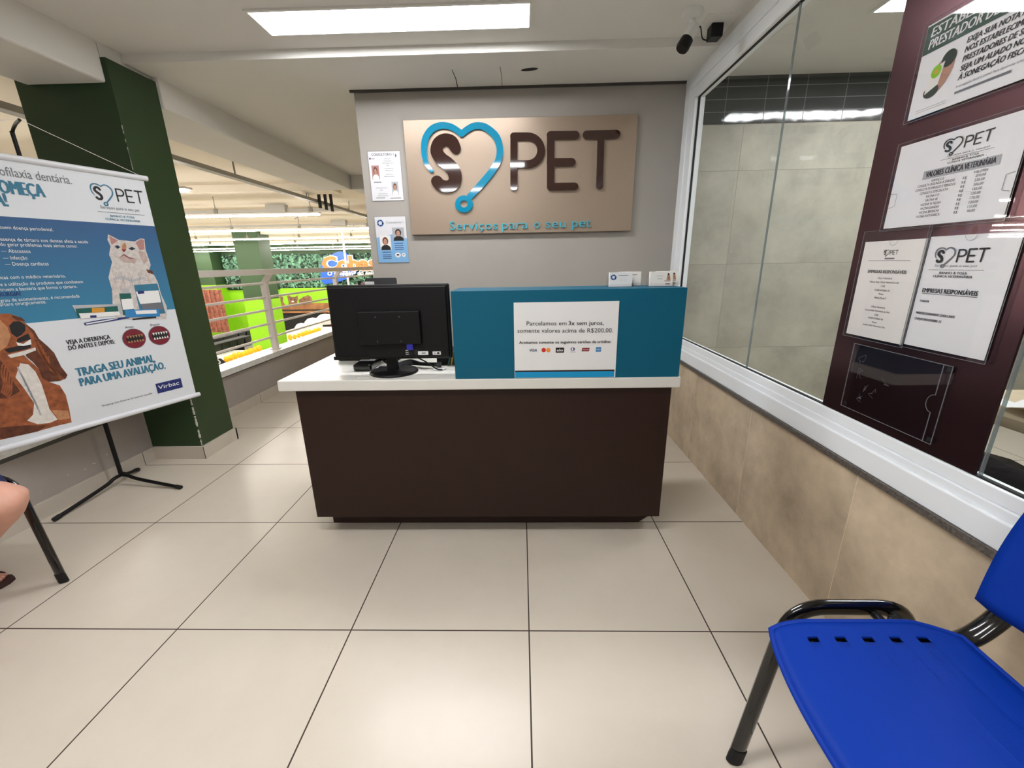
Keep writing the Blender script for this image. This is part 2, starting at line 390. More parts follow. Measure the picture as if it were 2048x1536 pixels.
def logo_f(p0, p1, y0=785., y1=157.):
    """two plane points for drawing x 486..1840 at top row, uniform scale"""
    def make(hgt):
        dx, dy = p1[0] - p0[0], p1[1] - p0[1]; l = math.hypot(dx, dy); ex = (dx / l, dy / l); ey = (-ex[1], ex[0])
        return lambda x, y: (p0[0] + ex[0] * (x - 486) / 1354 * l + ey[0] * (y1 - y) / (y0 - y1) * hgt, p0[1] + ex[1] * (x - 486) / 1354 * l + ey[1] * (y1 - y) / (y0 - y1) * hgt)
    return make

# ================================================================== SETTING
g = G(); g.box(-2.45, -3.6, -.12, 1.06, 7.2, 0, 'floor_tile'); struct('floor', g)
g = G(); g.box(1.06, -3.6, -.12, 4.2, 2.2, 0, 'floor_tile'); struct('floor', g)
# ceiling with its dropped border
g = G(); g.box(-2.12, -3.6, CEIL, 1.06, 1.42, CEIL + .1, 'ceiling_paint'); struct('ceiling', g)
g = G(); g.box(-2.055, 1.42, SOFF, 1.06, 4.32, CEIL + .1, 'ceiling_paint'); g.box(-2.12, 1.42, SOFF, -2.055, 1.62, CEIL + .1, 'ceiling_paint')
cr = Ink((0, 0, SOFF), (1, 0, 0), (0, -1, 0))
cr.poly([(-.39, -1.60), (-.386, -1.60), (-.381, -1.72), (-.389, -1.842), (-.395, -1.842), (-.386, -1.72)], 'gasket', 1)
cr.poly([(-.120, -1.58), (-.117, -1.58), (-.113, -1.70), (-.117, -1.842), (-.120, -1.842), (-.116, -1.70)], 'gasket', 1)
cr.poly(ell(.03, -1.632, .018, .008, 12), 'gasket', 2); cr.poly(ell(.045, -1.625, .05, .02, 14, .2), 'wood', 1)
g2 = g; g2.add(cr.v, cr.f, 'gasket'); struct('ceiling', g2)
g = G(); g.box(1.06, -3.6, 2.285, 4.2, 2.2, 2.40, 'ceiling_paint'); struct('ceiling', g)
# beams along the open side
g = G(); g.box(-2.51, -3.6, 2.085, -2.095, 1.294, CEIL + .12, 'ceiling_paint', .012); g.box(-2.60, 1.294, 2.198, -2.098, 1.60, CEIL + .12, 'ceiling_paint'); struct('trim_1', g)
g = G(); g.box(-2.51, 1.59, 2.065, -2.055, 4.32, CEIL + .12, 'ceiling_paint', .01); g.box(-2.055, 4.30, 2.065, 1.06, 4.60, CEIL + .12, 'ceiling_paint', .01); struct('trim_2', g)
# back wall with the logo board
g = G(); g.box(-1.04, 1.85, 0, 1.085, 1.97, SOFF, 'wall_paint'); g.box(-1.062, 1.835, SOFF - .012, 1.0, 1.85, SOFF, 'granite_edge_and_shadow_gap'); struct('wall_back', g)  # dark strip under the ceiling is the shadow gap's shade, put in as colour
# low wall on the open side, its ledge
g = G(); g.box(-2.52, -3.6, -.12, -2.4, 7.2, .345, 'low_wall_paint')
g.box(-2.56, -3.6, .345, -2.375, 1.294, .400, 'granite_light'); g.box(-2.56, 1.59, .345, -2.375, 7.2, .400, 'granite_light')
g.box(-2.378, -3.6, .345, -2.3735, 1.294, .365, 'granite_edge_and_shadow_gap'); g.box(-2.378, 1.6, .345, -2.3735, 7.2, .352, 'granite_edge_and_shadow_gap')
ik = Ink((-2.4, 0, 0), (0, -1, 0), (0, 0, 1))
for y, z in ((.80, .155), (.93, .15), (.66, .13), (1.02, .165), (.88, .14)):
    ik.poly([(-y + random.uniform(-.012, .012), z + random.uniform(-.006, .006)) for k in range(3)] + [(-y + .01, z + .008)], 'chip_white', 1)
ik.U = Vector((0, 1, 0)); g.add([v + Vector((.001, 0, 0)) for v in map(Vector, ik.v)], ik.f, 'chip_white'); struct('wall_left', g)
g = G(); g.box(-2.4, -3.6, 0, -2.388, 1.284, .085, 'skirting'); g.box(-2.4, 1.61, 0, -2.388, 7.2, .085, 'skirting')
for k in range(-5, 12):
    y = k * .6 + .002
    if not 1.28 < y < 1.61: g.box(-2.389, y, 0, -2.3872, y + .003, .085, 'granite_edge_and_shadow_gap')
struct('baseboard_left', g)
# the green pillar
pil = thing('pillar', (-2.32, 1.44, 0), 'dark green square pillar beside the banner, chipped white along its corner', 'pillar')
g = G(); g.box(-2.572, 1.294, 0, -2.075, 1.59, 2.198, 'green_paint')
for z0, z1 in ((1.69, 1.80), (1.82, 1.835), (.40, .47), (.36, .395), (.30, .35), (.22, .29), (.14, .20), (.09, .13), (1.86, 1.90)):
    n = 7
    for q in range(n):
        a = z0 + (z1 - z0) * q / n; b_ = z0 + (z1 - z0) * (q + .9) / n; w_ = random.uniform(.003, .010) if z0 < .5 else random.uniform(.0015, .004)
        g.box(-2.0754, 1.2930, a, -2.0742, 1.2930 + w_, b_, 'chip_white'); g.box(-2.0742 - w_ * .8, 1.2930, a, -2.0742, 1.2942, b_, 'chip_white')
g.build('shaft', pil)
g = G(); g.box(-2.39, 1.280, 0, -2.060, 1.294, .085, 'skirting'); g.box(-2.075, 1.294, 0, -2.060, 1.602, .085, 'skirting'); g.box(-2.39, 1.59, 0, -2.060, 1.602, .085, 'skirting')
g.box(-2.0615, 1.2795, 0, -2.0585, 1.283, .085, 'granite_edge_and_shadow_gap'); g.build('skirting_tile', pil)
# right wall
g = G(); g.box(1.011, -3.6, 0, 1.085, 1.85, .548, 'concrete_tile'); g.box(.996, -3.6, .548, 1.10, 1.85, .566, 'granite'); struct('wall_right', g)
g = G(); g.box(1.007, -3.6, 2.222, 1.09, 1.85, CEIL + .13, 'ceiling_paint'); struct('trim_3', g)
# big window of the right wall
XG = 1.034
g = G()
g.box(1.004, -3.5, .566, 1.078, 1.85, .632, 'aluminium', .003); g.box(1.014, -3.5, .632, 1.068, 1.85, .655, 'aluminium', .002); g.box(1.020, -3.5, .655, 1.062, 1.85, .690, 'aluminium', .004)
g.box(1.004, -3.5, 2.150, 1.078, 1.85, 2.224, 'aluminium', .003); g.box(1.010, -3.5, 2.092, 1.070, 1.85, 2.150, 'aluminium', .004)
g.box(1.004, 1.775, .632, 1.078, 1.85, 2.15, 'aluminium', .004); g.box(1.010, 1.700, .690, 1.070, 1.775, 2.092, 'aluminium', .004)
g.box(1.028, -3.5, .690, 1.040, 1.70, .6935, 'gasket'); g.box(1.028, -3.5, 2.0885, 1.040, 1.70, 2.092, 'gasket'); g.box(1.028, 1.6965, .69, 1.040, 1.70, 2.092, 'gasket')
win = struct('window_1', g)
def pane(y0, y1):
    g = G(); g.add([(XG, y0, .692), (XG, y1, .692), (XG, y1, 2.09), (XG, y0, 2.09)], [(0, 1, 2, 3)], 'window_glass'); return g.build('pane', win)
pane(.8, 1.697); pane(-.214, .796); pane(-1.25, -.220); pane(-3.48, -1.254)
for y in (.798, -.217, -1.252):
    g = G(); g.box(XG - .004, y - .0014, .692, XG + .004, y + .0014, 2.09, 'glass_edge'); g.build('glass_joint', win)
# the room beyond the glass
g = G(); g.box(1.085, 1.97, 0, 4.2, 2.09, 2.019, 'room_tile'); g.box(1.085, 1.966, 2.019, 4.2, 2.09, 2.35, 'dark_tile'); struct('wall_beyond', g)
g = G(); g.box(4.2, -3.6, 0, 4.3, 2.1, 2.4, 'room_tile'); struct('wall_far_right', g)
# behind the photographer
g = G(); g.box(-2.5, -3.72, 0, 4.3, -3.6, 2.4, 'wall_paint'); struct('wall_front', g)
# shop hall shell
g = G(); g.box(-21, -3.6, -3.12, 3, 20.2, -3.0, 'hall_floor'); struct('floor', g)
g = G(); g.box(-21, -3.6, 2.26, -2.50, 20.2, 2.38, 'hall_ceiling'); g.box(-2.50, 4.6, 2.26, 3, 20.2, 2.38, 'hall_ceiling')
for y in (4.9, 7.3, 9.8, 12.2, 14.8, 17.4): g.box(-21, y, 2.17, -2.56, y + .35, 2.26, 'hall_ceiling')
struct('ceiling', g)
g = G(); g.box(-21, 20, -3, 3, 20.2, 2.3, 'hall_green'); g.box(-21, 19.97, -3.0, 3, 20, .10, 'lime'); struct('wall_hall_back', g)
g = G(); g.box(-21.2, -3.6, -3, -21, 20.2, 2.3, 'hall_ceiling'); struct('wall_hall_left', g)
g = G(); g.box(3, 4.4, -3, 3.1, 20.2, 2.3, 'hall_ceiling'); struct('wall_hall_right', g)

# ================================================================== LIGHTS (fittings)
def ceiling_panel(y0, y1, label, x0=-1.205, CEIL=CEIL):
    t = thing('ceiling_light', (x0 + .62, (y0 + y1) / 2, CEIL), label, 'ceiling light', 'recessed strip panels in the white ceilings')
    x1 = x0 + 1.24
    g = G(); e = .014; z0 = CEIL - .008; z1 = CEIL + .002
    g.box(x0 - e, y0 - e, z0, x1 + e, y0, z1, 'ceiling_paint'); g.box(x0 - e, y1, z0, x1 + e, y1 + e, z1, 'ceiling_paint'); g.box(x0 - e, y0, z0, x0, y1, z1, 'ceiling_paint'); g.box(x1, y0, z0, x1 + e, y1, z1, 'ceiling_paint')
    g.build('frame', t)
    g = G(); g.box(x0, y0, CEIL - .005, x1, y1, CEIL + .001, 'panel_light'); g.build('diffuser', t)
    return t
ceiling_panel(1.085, 1.272, 'white light panel set in the ceiling nearest the logo wall')
ceiling_panel(-.60, -.41, 'light panel in the ceiling above the photographer, second from the logo wall')
ceiling_panel(-2.15, -1.96, 'light panel in the ceiling farthest from the logo wall')
ceiling_panel(1.100, 1.287, 'light panel in the ceiling behind the window glass, near the dark tiles', 1.65, 2.285)
ceiling_panel(-.60, -.41, 'added light panel in the ceiling behind the window glass, farther from the dark tiles', 1.65, 2.285)  # extra panel, added to brighten the room beyond the glass
# rows of strip lights in the hall
rows = [(3.35, -9.0, -3.35, 'nearest'), (5.5, -12., -3.04, 'second'), (8.05, -15., -3.1, 'third'), (10.8, -17., -3.1, 'fourth'), (13.3, -19., -3.1, 'fifth'), (16.2, -20., -3.1, 'sixth'), (18.5, -20.5, -3.1, 'farthest')]
for y, xa, xb, nm in rows:
    t = thing('strip_light', ((xa + xb) / 2, y, 1.93), 'long white strip light in the shop hall, %s row from the railing' % nm, 'strip light', 'rows of strip lights over the shop hall')
    g = G(); g.box(xa, y - .018, 1.920, xb, y + .018, 1.942, 'strip_light_glow'); g.build('tube', t)
    g = G(); g.box(xa - .01, y - .055, 1.944, xb + .01, y + .055, 1.965, 'white_metal'); g.build('housing', t)
    x = xb - .12
    while x > xa: g = G(); g.box(x - .03, y - .008, 1.965, x + .03, y + .008, 2.04, 'tray_grey'); g.box(x - .004, y - .004, 2.04, x + .004, y + .004, 2.26, 'tray_grey'); g.build('hanger', t); x -= 1.45

# cable trays
g = G(); g.box(-3.04, -3.0, 2.075, -2.96, 19, 2.115, 'tray_grey'); 
for k in range(14): g.box(-3.006, -2.4 + k * 1.5, 2.115, -2.994, -2.388 + k * 1.5, 2.26, 'tray_grey')
tag(g.build('cable_tray'), 'grey cable tray running away under the hall ceiling, close to the railing', 'cable tray')
for y, z, lb in ((6.7, 2.12, 'grey conduit under the hall ceiling, between the second and third strip light rows'), (9.3, 2.11, 'grey conduit under the hall ceiling, between the third and fourth strip light rows')):
    t = thing('conduit', (-8, y, z), lb, 'conduit')
    g = G(); g.box(-18, y - .03, z, -3.05, y + .03, z + .05, 'tray_grey'); g.build('pipe', t)
    g = G(); g.box(-4.5, y - .08, z - .01, -4.15, y + .05, z + .12, 'tray_grey', .01); g.build('junction_box', t)
    g = G(); g.tube([(-4.0, y, z), (-3.98, y, z - .08), (-4.05, y, z - .12)], .008, 'tray_grey'); g.build('cable', t)

for k, y in enumerate((5.35, 5.55, 5.75)):
    g = G(); g.box(-2.952, y - .025, 2.0, -2.925, y + .025, 2.26, 'black_matte'); tag(g.build('dark_hanger'), 'short black hanger at the cable tray under the hall ceiling', 'hanger', 'three black hangers at the cable tray')
# ================================================================== RAILING
rl = thing('railing', (-2.45, 4, .4), 'white metal railing with thin horizontal bars on the ledge beside the green pillar', 'railing')
XR = -2.47
g = G(); g.box(-2.425, 1.60, 1.115, -2.365, 7.15, 1.165, 'white_metal', .004); g.build('top_rail', rl)
for z in (1.034, .905, .785, .655, .524):
    g = G(); g.tube([(XR, 1.60, z), (XR, 7.15, z)], .011, 'white_metal', 10); g.build('bar', rl)
for y in (2.90, 4.46, 6.02):
    g = G(); g.box(XR - .026, y - .024, .400, XR + .026, y + .024, 1.045, 'white_metal', .002)
    g.bar((XR, y, 1.03), (-2.395, y, 1.13), .04, .042, 'white_metal'); g.box(XR - .04, y - .04, .40, XR + .04, y + .04, .406, 'white_metal'); g.build('post', rl)

# ================================================================== COUNTER
dk = thing('reception_desk', (-.18, .85, 0), 'reception desk with dark brown front and white worktop in the middle of the room', 'desk')
g = G(); g.box(-.940, .498, .100, .582, .520, .697, 'laminate_brown'); g.box(-.940, .520, .100, -.918, .98, .697, 'laminate_brown'); g.box(.560, .520, .100, .582, .98, .697, 'laminate_brown')
g.build('front_panel', dk)
g = G(); bm = bmesh.new(); vs = [bm.verts.new(p) for p in ((-.915, .582, .012), (.520, .582, .012), (.572, .582, .050), (.572, .582, .100), (-.915, .582, .100))]
f = bm.faces.new(vs); ex = bmesh.ops.extrude_face_region(bm, geom=[f]); bmesh.ops.translate(bm, verts=[v for v in ex['geom'] if isinstance(v, bmesh.types.BMVert)], vec=(0, .36, 0)); bmesh.ops.recalc_face_normals(bm, faces=bm.faces[:])
g.bm(bm, 'laminate_brown'); g.build('plinth', dk)
for x, y in ((-.86, .62), (-.18, .62), (.49, .62), (-.86, .9), (-.18, .9), (.49, .9)):
    g = G(); g.lathe((x, y, 0), [(.018, 0), (.018, .012)], 'white_plastic', 16); g.build('foot', dk)
g = G(); bm = bmesh.new(); A = [(-.999, .478), (.608, .478), (.608, 1.04), (-.999, 1.04)]
g.box(-.999, .478, .697, .608, 1.04, .741, 'laminate_white', .0045); g.build('worktop', dk)
g = G(); g.box(-.279, .482, .741, .5995, .500, 1.082, 'laminate_teal', .001); g.box(-.279, .500, .741, -.261, .70, 1.082, 'laminate_teal', .001); g.box(.5815, .500, .741, .5995, .70, 1.082, 'laminate_teal', .001)
g.box(-.261, .500, 1.062, .5815, .70, 1.082, 'laminate_teal', .001); g.build('raised_counter', dk)
# payment notice
YC = .480
t = thing('payment_notice', (.155, .478, .745), 'white notice about card payments stuck on the teal counter front', 'notice')
g = G(); g.box(-.0435, .4785, .743, .351, .4815, 1.037, 'paper', .0005); g.build('card', t)
ik = Ink((0, .4784, 0), (1, 0, 0), (0, 0, 1))
ik.rect(-.0420, .7445, .3465, .768, 'sky_teal', 1); ik.rect(-.0420, .768, .3465, .774, 'laminate_brown', 1)
q = [(0.0047,0.9509),(0.1558,0.9498),(0.1633,0.9497),(0.2964,0.9494),(-0.0302,0.9237),(0.3325,0.9203),(-0.0247,0.8803),(0.3272,0.8799)]
ik.text('Parcelamos em', q[0], q[1], .0155); ik.text('3x sem juros,', q[2], q[3], .0155, bold=.025)
ik.text('somente valores acima de R$200,00.', q[4], q[5], .0160); ik.text('Aceitamos somente os seguintes cartões de crédito:', q[6], q[7], .0105, bold=.05)
q = [(0.0132,0.8499),(0.0437,0.8495),(0.0701,0.8549),(0.0878,0.8546),(0.1164,0.8439),(0.1485,0.8637),(0.1705,0.8521),(0.194,0.8621),(0.2162,0.8479),(0.247,0.8614),(0.2709,0.8456),(0.2907,0.8639),(0.1732,0.8448),(0.1935,0.8445)]
ik.text('VISA', q[0], q[1], .0105, 'navy', bold=.03, slant=.2)
ik.poly(ell(q[2][0], q[2][1], .0085, .0085), 'mark_red', 1); ik.poly(ell(q[3][0], q[3][1], .0085, .0085), 'mark_orange', 2)
ik.rect(q[4][0], q[4][1], q[5][0], q[5][1], 'ink', 1); ik.text('elo', (q[4][0] + .004, q[4][1] + .005), (q[5][0] - .004, q[4][1] + .005), .010, 'paper', bold=.05)
ik.poly(ell((q[6][0] + q[7][0]) / 2, (q[6][1] + q[7][1]) / 2, .008, .007), 'navy', 1); ik.poly(ell((q[6][0] + q[7][0]) / 2 - .001, (q[6][1] + q[7][1]) / 2, .0035, .0055), 'paper', 2)
ik.text('Diners Club', q[12], q[13], .003, 'navy')
ik.poly([(q[8][0], q[8][1]), (q[9][0] - .002, q[8][1]), (q[9][0], q[9][1]), (q[8][0] + .002, q[9][1])], 'mark_maroon', 1); ik.text('Hipercard', (q[8][0] + .004, q[8][1] + .005), (q[9][0] - .004, q[8][1] + .005), .005, 'paper', slant=.2)
ik.rect(q[10][0], q[10][1], q[11][0], q[11][1], 'mark_cyan', 1); ik.text('AMEX', (q[10][0] + .002, q[10][1] + .006), (q[11][0] - .002, q[10][1] + .006), .006, 'paper')
ik.build('print', t)

# card holders with business cards on the raised counter
def card_holder(x, y, z, a, label, warm, kind):
    t = thing('card_holder', (x, y, z), label, 'card holder', 'clear card holders on the teal counter')
    ca, sa = math.cos(a), math.sin(a)
    def T(g):
        g.v = [(x + ca * (u) - sa * v, y + sa * u + ca * v, z + h) for u, v, h in g.v]; return g
    g = G(); e = .0015
    g.box(-.050, -.018, 0, .050, .018, e, 'acrylic_clear'); g.box(-.050, .0165, e, .050, .018, .045, 'acrylic_clear'); g.box(-.050, -.018, e, -.0485, .0165, .034, 'acrylic_clear'); g.box(.0485, -.018, e, .050, .0165, .034, 'acrylic_clear')
    g.box(-.0485, -.018, e, .0485, -.0165, .012, 'acrylic_clear'); T(g).build('tray', t)
    g = G(); w0 = .0445
    g.add([(-w0, -.013, e), (w0, -.013, e), (w0 + .002, -.003, .056), (-w0 + .002, -.003, .056), (-w0, .002, e), (w0, .002, e), (w0 + .002, .012, .056), (-w0 + .002, .012, .056)], [(0, 1, 2, 3), (5, 4, 7, 6), (3, 2, 6, 7), (0, 3, 7, 4), (1, 5, 6, 2), (0, 4, 5, 1)], 'paper_warm' if warm else 'paper')
    st = T(g).build('card_stack', t)
    ik = Ink((0, -.0135, e), (1, 0, 0), Vector((0, .010, .0545)).normalized())
    if kind == 0:
        for k in range(9): ik.poly(ell(-.028 + .009 * math.cos(k * .7), .036 + .008 * math.sin(k * .7), .0035, .0035, 8), 'mark_cyan' if k % 2 else 'navy', 1)
        ik.rect(-.008, .042, .030, .044, 'ink_grey', 1)
        for k in range(3): ik.rect(-.005, .034 - k * .006, .024, .0345 - k * .006, 'ink_light', 1)
    else:
        ik.poly(ell(.028, .045, .004, .004, 10), 'nose_black', 1); ik.poly([(.020, .022), (.036, .022), (.033, .042), (.024, .041)], 'fur_tan', 1); ik.rect(.012, .018, .036, .020, 'fur_brown', 1)
        ik.rect(-.018, .038, .008, .039, 'ink_grey', 1); ik.rect(-.015, .027, .004, .028, 'ink_grey', 1); ik.rect(.016, .006, .034, .009, 'ink', 1)
    T(ik).build('print', st)
    return t
card_holder(.377, .600, 1.082, .03, 'clear card holder whose white cards show a blue round mark, on the teal counter', 0, 0)
card_holder(.427, .655, 1.082, .03, 'clear card holder just behind the one with the blue mark, on the teal counter', 1, 0)
card_holder(.536, .600, 1.082, .02, 'clear card holder whose cards show a sitting brown pet, on the teal counter', 1, 1)
card_holder(.578, .657, 1.082, .02, 'clear card holder at the back right, half hidden behind the brown pet cards', 1, 1)

# monitor seen from behind
mo = thing('monitor', (-.556, .60, .741), 'black computer monitor seen from behind on the white worktop', 'monitor')
g = G(); g.lathe((-.560, .605, .741), [(.100, 0), (.101, .004), (.096, .009), (.06, .012), (.0, .013)], 'black_plastic', 40); g.build('base', mo)
g = G(); g.box(-.585, .585, .750, -.540, .612, .885, 'black_plastic', .004); g.box(-.593, .580, .855, -.532, .606, .895, 'black_plastic', .006); g.build('neck', mo)
def rot_mon(g):
    c = Vector((-.545, .575, .95)); R_ = Matrix.Rotation(math.radians(1.0), 3, 'Z') @ Matrix.Rotation(math.radians(-1.5), 3, 'X')
    g.v = [tuple(R_ @ (Vector(v) - c) + c) for v in g.v]; return g
g = G(); g.box(-.788, .570, .806, -.302, .598, 1.107, 'black_plastic', .006); g.box(-.780, .560, .815, -.312, .571, 1.098, 'black_plastic', .004)
g.box(-.788, .5585, .808, -.640, .561, .822, 'black_gloss'); case = rot_mon(g).build('case', mo)
g = G(); g.box(-.778, .5975, .822, -.312, .599, 1.098, 'screen_black'); rot_mon(g).build('screen', mo)
g = G(); g.box(-.668, .541, .871, -.419, .562, 1.005, 'black_plastic', .005); pl = rot_mon(g).build('back_plate', mo)
for x, z in ((-.595, .982), (-.500, .982), (-.595, .884), (-.500, .884)):
    g = G(); g.lathe((x, .5405, z), [(.0022, 0), (.0022, .001)], 'grey_plastic', 12, (0, -1, 0)); rot_mon(g).build('screw', pl)
g = G(); g.box(-.493, .5585, .823, -.441, .5602, .846, 'ink'); g.box(-.440, .5585, .824, -.398, .5602, .839, 'paper'); g.box(-.380, .5585, .824, -.347, .5602, .837, 'paper')
ik = Ink((0, .5584, 0), (1, 0, 0), (0, 0, 1))
for k in range(3): ik.rect(-.490, .843 - k * .008, -.478, .845 - k * .008, 'paper', 1)
ik.rect(-.425, .829, -.408, .834, 'ink_grey', 1); ik.rect(-.376, .829, -.366, .832, 'ink', 1); ik.poly(ell(-.357, .8305, .006, .004), 'ink', 1)
g.add(ik.v, ik.f, 'paper'); rot_mon(g)
g.mi = g.mi[:len(g.mi) - len(ik.f)] + [g.mid(ik.mats[k]) for k in ik.mi]; g.build('sticker', mo)
g = G(); g.box(-.482, .545, .846, -.455, .560, .872, 'vga_blue', .003); rot_mon(g).build('cable_plug', mo)
g = G(); g.tube(smooth_path([(-.468, .552, .848), (-.455, .56, .82), (-.42, .60, .785), (-.38, .61, .752), (-.355, .61, .748)], 6), .003, 'black_matte', 8); g.build('cable', mo)
g = G(); g.tube(smooth_path([(-.592, .575, .872), (-.60, .57, .82), (-.585, .60, .78), (-.575, .68, .75)], 6), .0035, 'black_matte', 8); g.build('cable', mo)
# things behind the monitor
t = thing('card_terminal', (-.70, .655, .741), 'small black card machine lying behind the monitor, left of its stand', 'card machine')
g = G(); g.box(-.745, .62, .741, -.665, .76, .772, 'black_gloss', .010); g.build('body', t)
g = G(); g.box(-.738, .68, .7725, -.672, .745, .7745, 'grey_plastic'); g.build('display', t)
g = G()
for k in range(5):
    o_ = .012 * k
    g.tube(smooth_path([(-.62 + o_, .66 + o_, .748 + .002 * k), (-.52, .70 + o_ * .5, .75 + .004 * k), (-.45, .68 - o_ * .5, .752 + .004 * k), (-.37, .66 + o_ * .6, .75 + .002 * k)], 5), .0035, 'black_matte', 7)
g.box(-.64, .64, .741, -.60, .665, .756, 'black_matte', .004)
tag(g.build('cable_bundle'), 'tangle of black cables lying on the worktop behind the monitor stand', 'cables')
g = G(); g.box(-.40, .72, .741, -.29, .86, .80, 'black_matte', .004); tag(g.build('black_box'), 'small black box on the worktop between the monitor and the teal counter', 'box')
g = G(); g.tube([(-.375 + .028 * math.cos(a * PI / 12), .645 + .028 * math.sin(a * PI / 12), .7435) for a in range(24)], .0022, 'white_plastic', 8, closed=True)
g.lathe((-.375, .645, .741), [(.026, 0), (.026, .0015)], 'white_plastic', 30); tag(g.build('cable_grommet'), 'white round cable ring on the worktop beside the teal counter', 'cable ring')
g = G()
for k in range(4): g.bar((-.345 + .012 * k, .70 + .01 * k, .742), (-.33 + .009 * k, .705, .80 + .006 * k), .008, .003, 'pack_orange' if k % 2 else 'pack_green')
tag(g.build('leaf_bundle'), 'bunch of olive and green leaves by the teal counter edge', 'leaves')
t = thing('printer', (-.80, 1.0, .741), 'dark grey printer showing above the monitor with a white and pink slip on it', 'printer')
g = G(); g.box(-.90, .82, .741, -.60, 1.02, 1.04, 'black_plastic', .01); g.build('body', t)
g = G(); g.add([(-.80, .95, 1.05), (-.62, .95, 1.05), (-.635, 1.0, 1.12), (-.785, 1.0, 1.12), (-.80, .965, 1.04), (-.62, .965, 1.04), (-.635, 1.015, 1.115), (-.785, 1.015, 1.115)], [(0, 1, 2, 3), (5, 4, 7, 6), (3, 2, 6, 7), (0, 3, 7, 4), (1, 5, 6, 2), (0, 4, 5, 1)], 'black_plastic'); g.build('paper_lid', t)
g = G(); g.box(-.765, .93, 1.04, -.725, .945, 1.105, 'paper'); g.box(-.785, .93, 1.07, -.765, .945, 1.10, 'ear_pink'); g.box(-.80, .93, 1.04, -.785, .945, 1.11, 'black_matte'); g.build('slip', t)

# ================================================================== LOGO BOARD
lb = thing('logo_board', (0, 1.84, 1.37), 'large champagne board with teal heart and brown letters on the back wall', 'sign')
g = G(); g.box(-.742, 1.822, 1.372, .716, 1.846, 2.046, 'board_champagne', .002); bd = g.build('board', lb)
_m = [(-0.7314,2.0375),(0.7031,2.0366),(-0.7294,1.3672),(0.6968,1.3654),(-0.6274,2.0279),(0.6047,2.0),(-0.6698,1.4948),(0.6349,1.4702)]
def LB(x, y):      # drawing units to the board plane
    p = _m[4]; q_ = _m[5]; r = _m[6]; s_ = _m[7]; a = (x - 486) / 1354; b = (y - 157) / 628
    top = (p[0] + (q_[0] - p[0]) * a, p[1] + (q_[1] - p[1]) * a); bot = (r[0] + (s_[0] - r[0]) * a, r[1] + (s_[1] - r[1]) * a)
    return (top[0] + (bot[0] - top[0]) * b, top[1] + (bot[1] - top[1]) * b)
def sign_part(name, cs, ch, cp):
    ik = Ink((0, 1.8215, 0), (1, 0, 0), (0, 0, 1)); logo(ik, LB, cs, ch, cp, 1, .014); return ik.build(name, lb)
tag(sign_part('heart', None, 'acrylic_teal', None), 'teal stethoscope heart outline'); tag(sign_part('letter', 'acrylic_brown', None, None), 'fat brown letter S')
for idx in ((0, 1), (2, 3, 4, 5), (6, 7)):
    ik = Ink((0, 1.8215, 0), (1, 0, 0), (0, 0, 1))
    for k in idx: ik.poly([LB(*q_) for q_ in ribbon(_PET[k][0], _PET[k][1], False)], 'acrylic_brown', 1 + .1 * k, .014)
    tag(ik.build('letter', lb), 'brown letter %s' % {0: 'P', 2: 'E', 6: 'T'}[idx[0]])
ik = Ink((0, 1.8215, 0), (1, 0, 0), (0, 0, 1))
q = [(-0.4831,1.3978),(-0.1664,1.3957),(-0.1371,1.397),(0.0342,1.3993),(0.075,1.3986),(0.1138,1.3997),(0.1526,1.399),(0.2842,1.4002),(0.3248,1.4013),(0.4464,1.4009)]
for k, s_ in enumerate(('Serviços', 'para', 'o', 'seu', 'pet')): ik.text(s_, q[2 * k], q[2 * k + 1], .053 if k == 0 else .053, 'acrylic_aqua', 1, -.004, 0, .008)
ik.build('slogan', lb)
# two sheets by the wall's edge
def portrait(ik, q0, q1, hair, coat_, wallm):
    """photo rectangle between lower left q0 and upper right q1"""
    (a, b), (c, d) = q0, q1; w_ = c - a; h = d - b
    ik.rect(a, b, c, d, wallm, 2)
    ik.poly([(a + w_ * x, b + h * y) for x, y in ((.05, 0), (.95, 0), (.9, .22), (.65, .36), (.35, .36), (.1, .22))], coat_, 3)
    ik.poly(ell(a + w_ * .5, b + h * .62, w_ * .26, h * .27), hair, 4)
    ik.poly(ell(a + w_ * .5, b + h * .56, w_ * .17, h * .22), 'face_tone', 5)
    for sx in (-.07, .07): ik.poly(ell(a + w_ * (.5 + sx), b + h * .60, w_ * .025, h * .012, 8), 'ink', 6)
    ik.poly(ell(a + w_ * .5, b + h * .45, w_ * .06, h * .012, 8), 'mouth_red', 6)
def sheet(x0, z0, x1, z1, label):
    t = thing('wall_sheet', ((x0 + x1) / 2, 1.85, z0), label, 'poster')
    g = G(); g.box(x0, 1.8462, z0, x1, 1.8498, z1, 'paper'); g.build('page', t)
    g = G(); e = .006; g.box(x0 - e, 1.8445, z0 - e, x1 + e, 1.8458, z1 + e, 'acrylic_clear'); g.build('clear_sleeve', t)
    return t
t = sheet(-.991, 1.590, -.785, 1.881, 'white sheet headed CONSULTÓRIO 1 with two portraits, upper one left of the logo board')
ik = Ink((0, 1.8460, 0), (1, 0, 0), (0, 0, 1))
q = [(-0.9683,1.8556),(-0.8258,1.8558),(-0.9921,1.718),(-0.9083,1.8),(-0.8761,1.6215),(-0.8036,1.702),(-1.0235,1.6332),(-0.7944,1.6287)]
ik.text('CONSULTÓRIO 1', q[0], q[1], .015, 'ink')
portrait(ik, (-.976, q[2][1]), (-.928, q[3][1]), 'fur_dark', 'paper_warm', 'ear_pink'); portrait(ik, (-.855, q[4][1]), (-.812, q[5][1]), 'fur_dark', 'paper_warm', 'photo_wall')
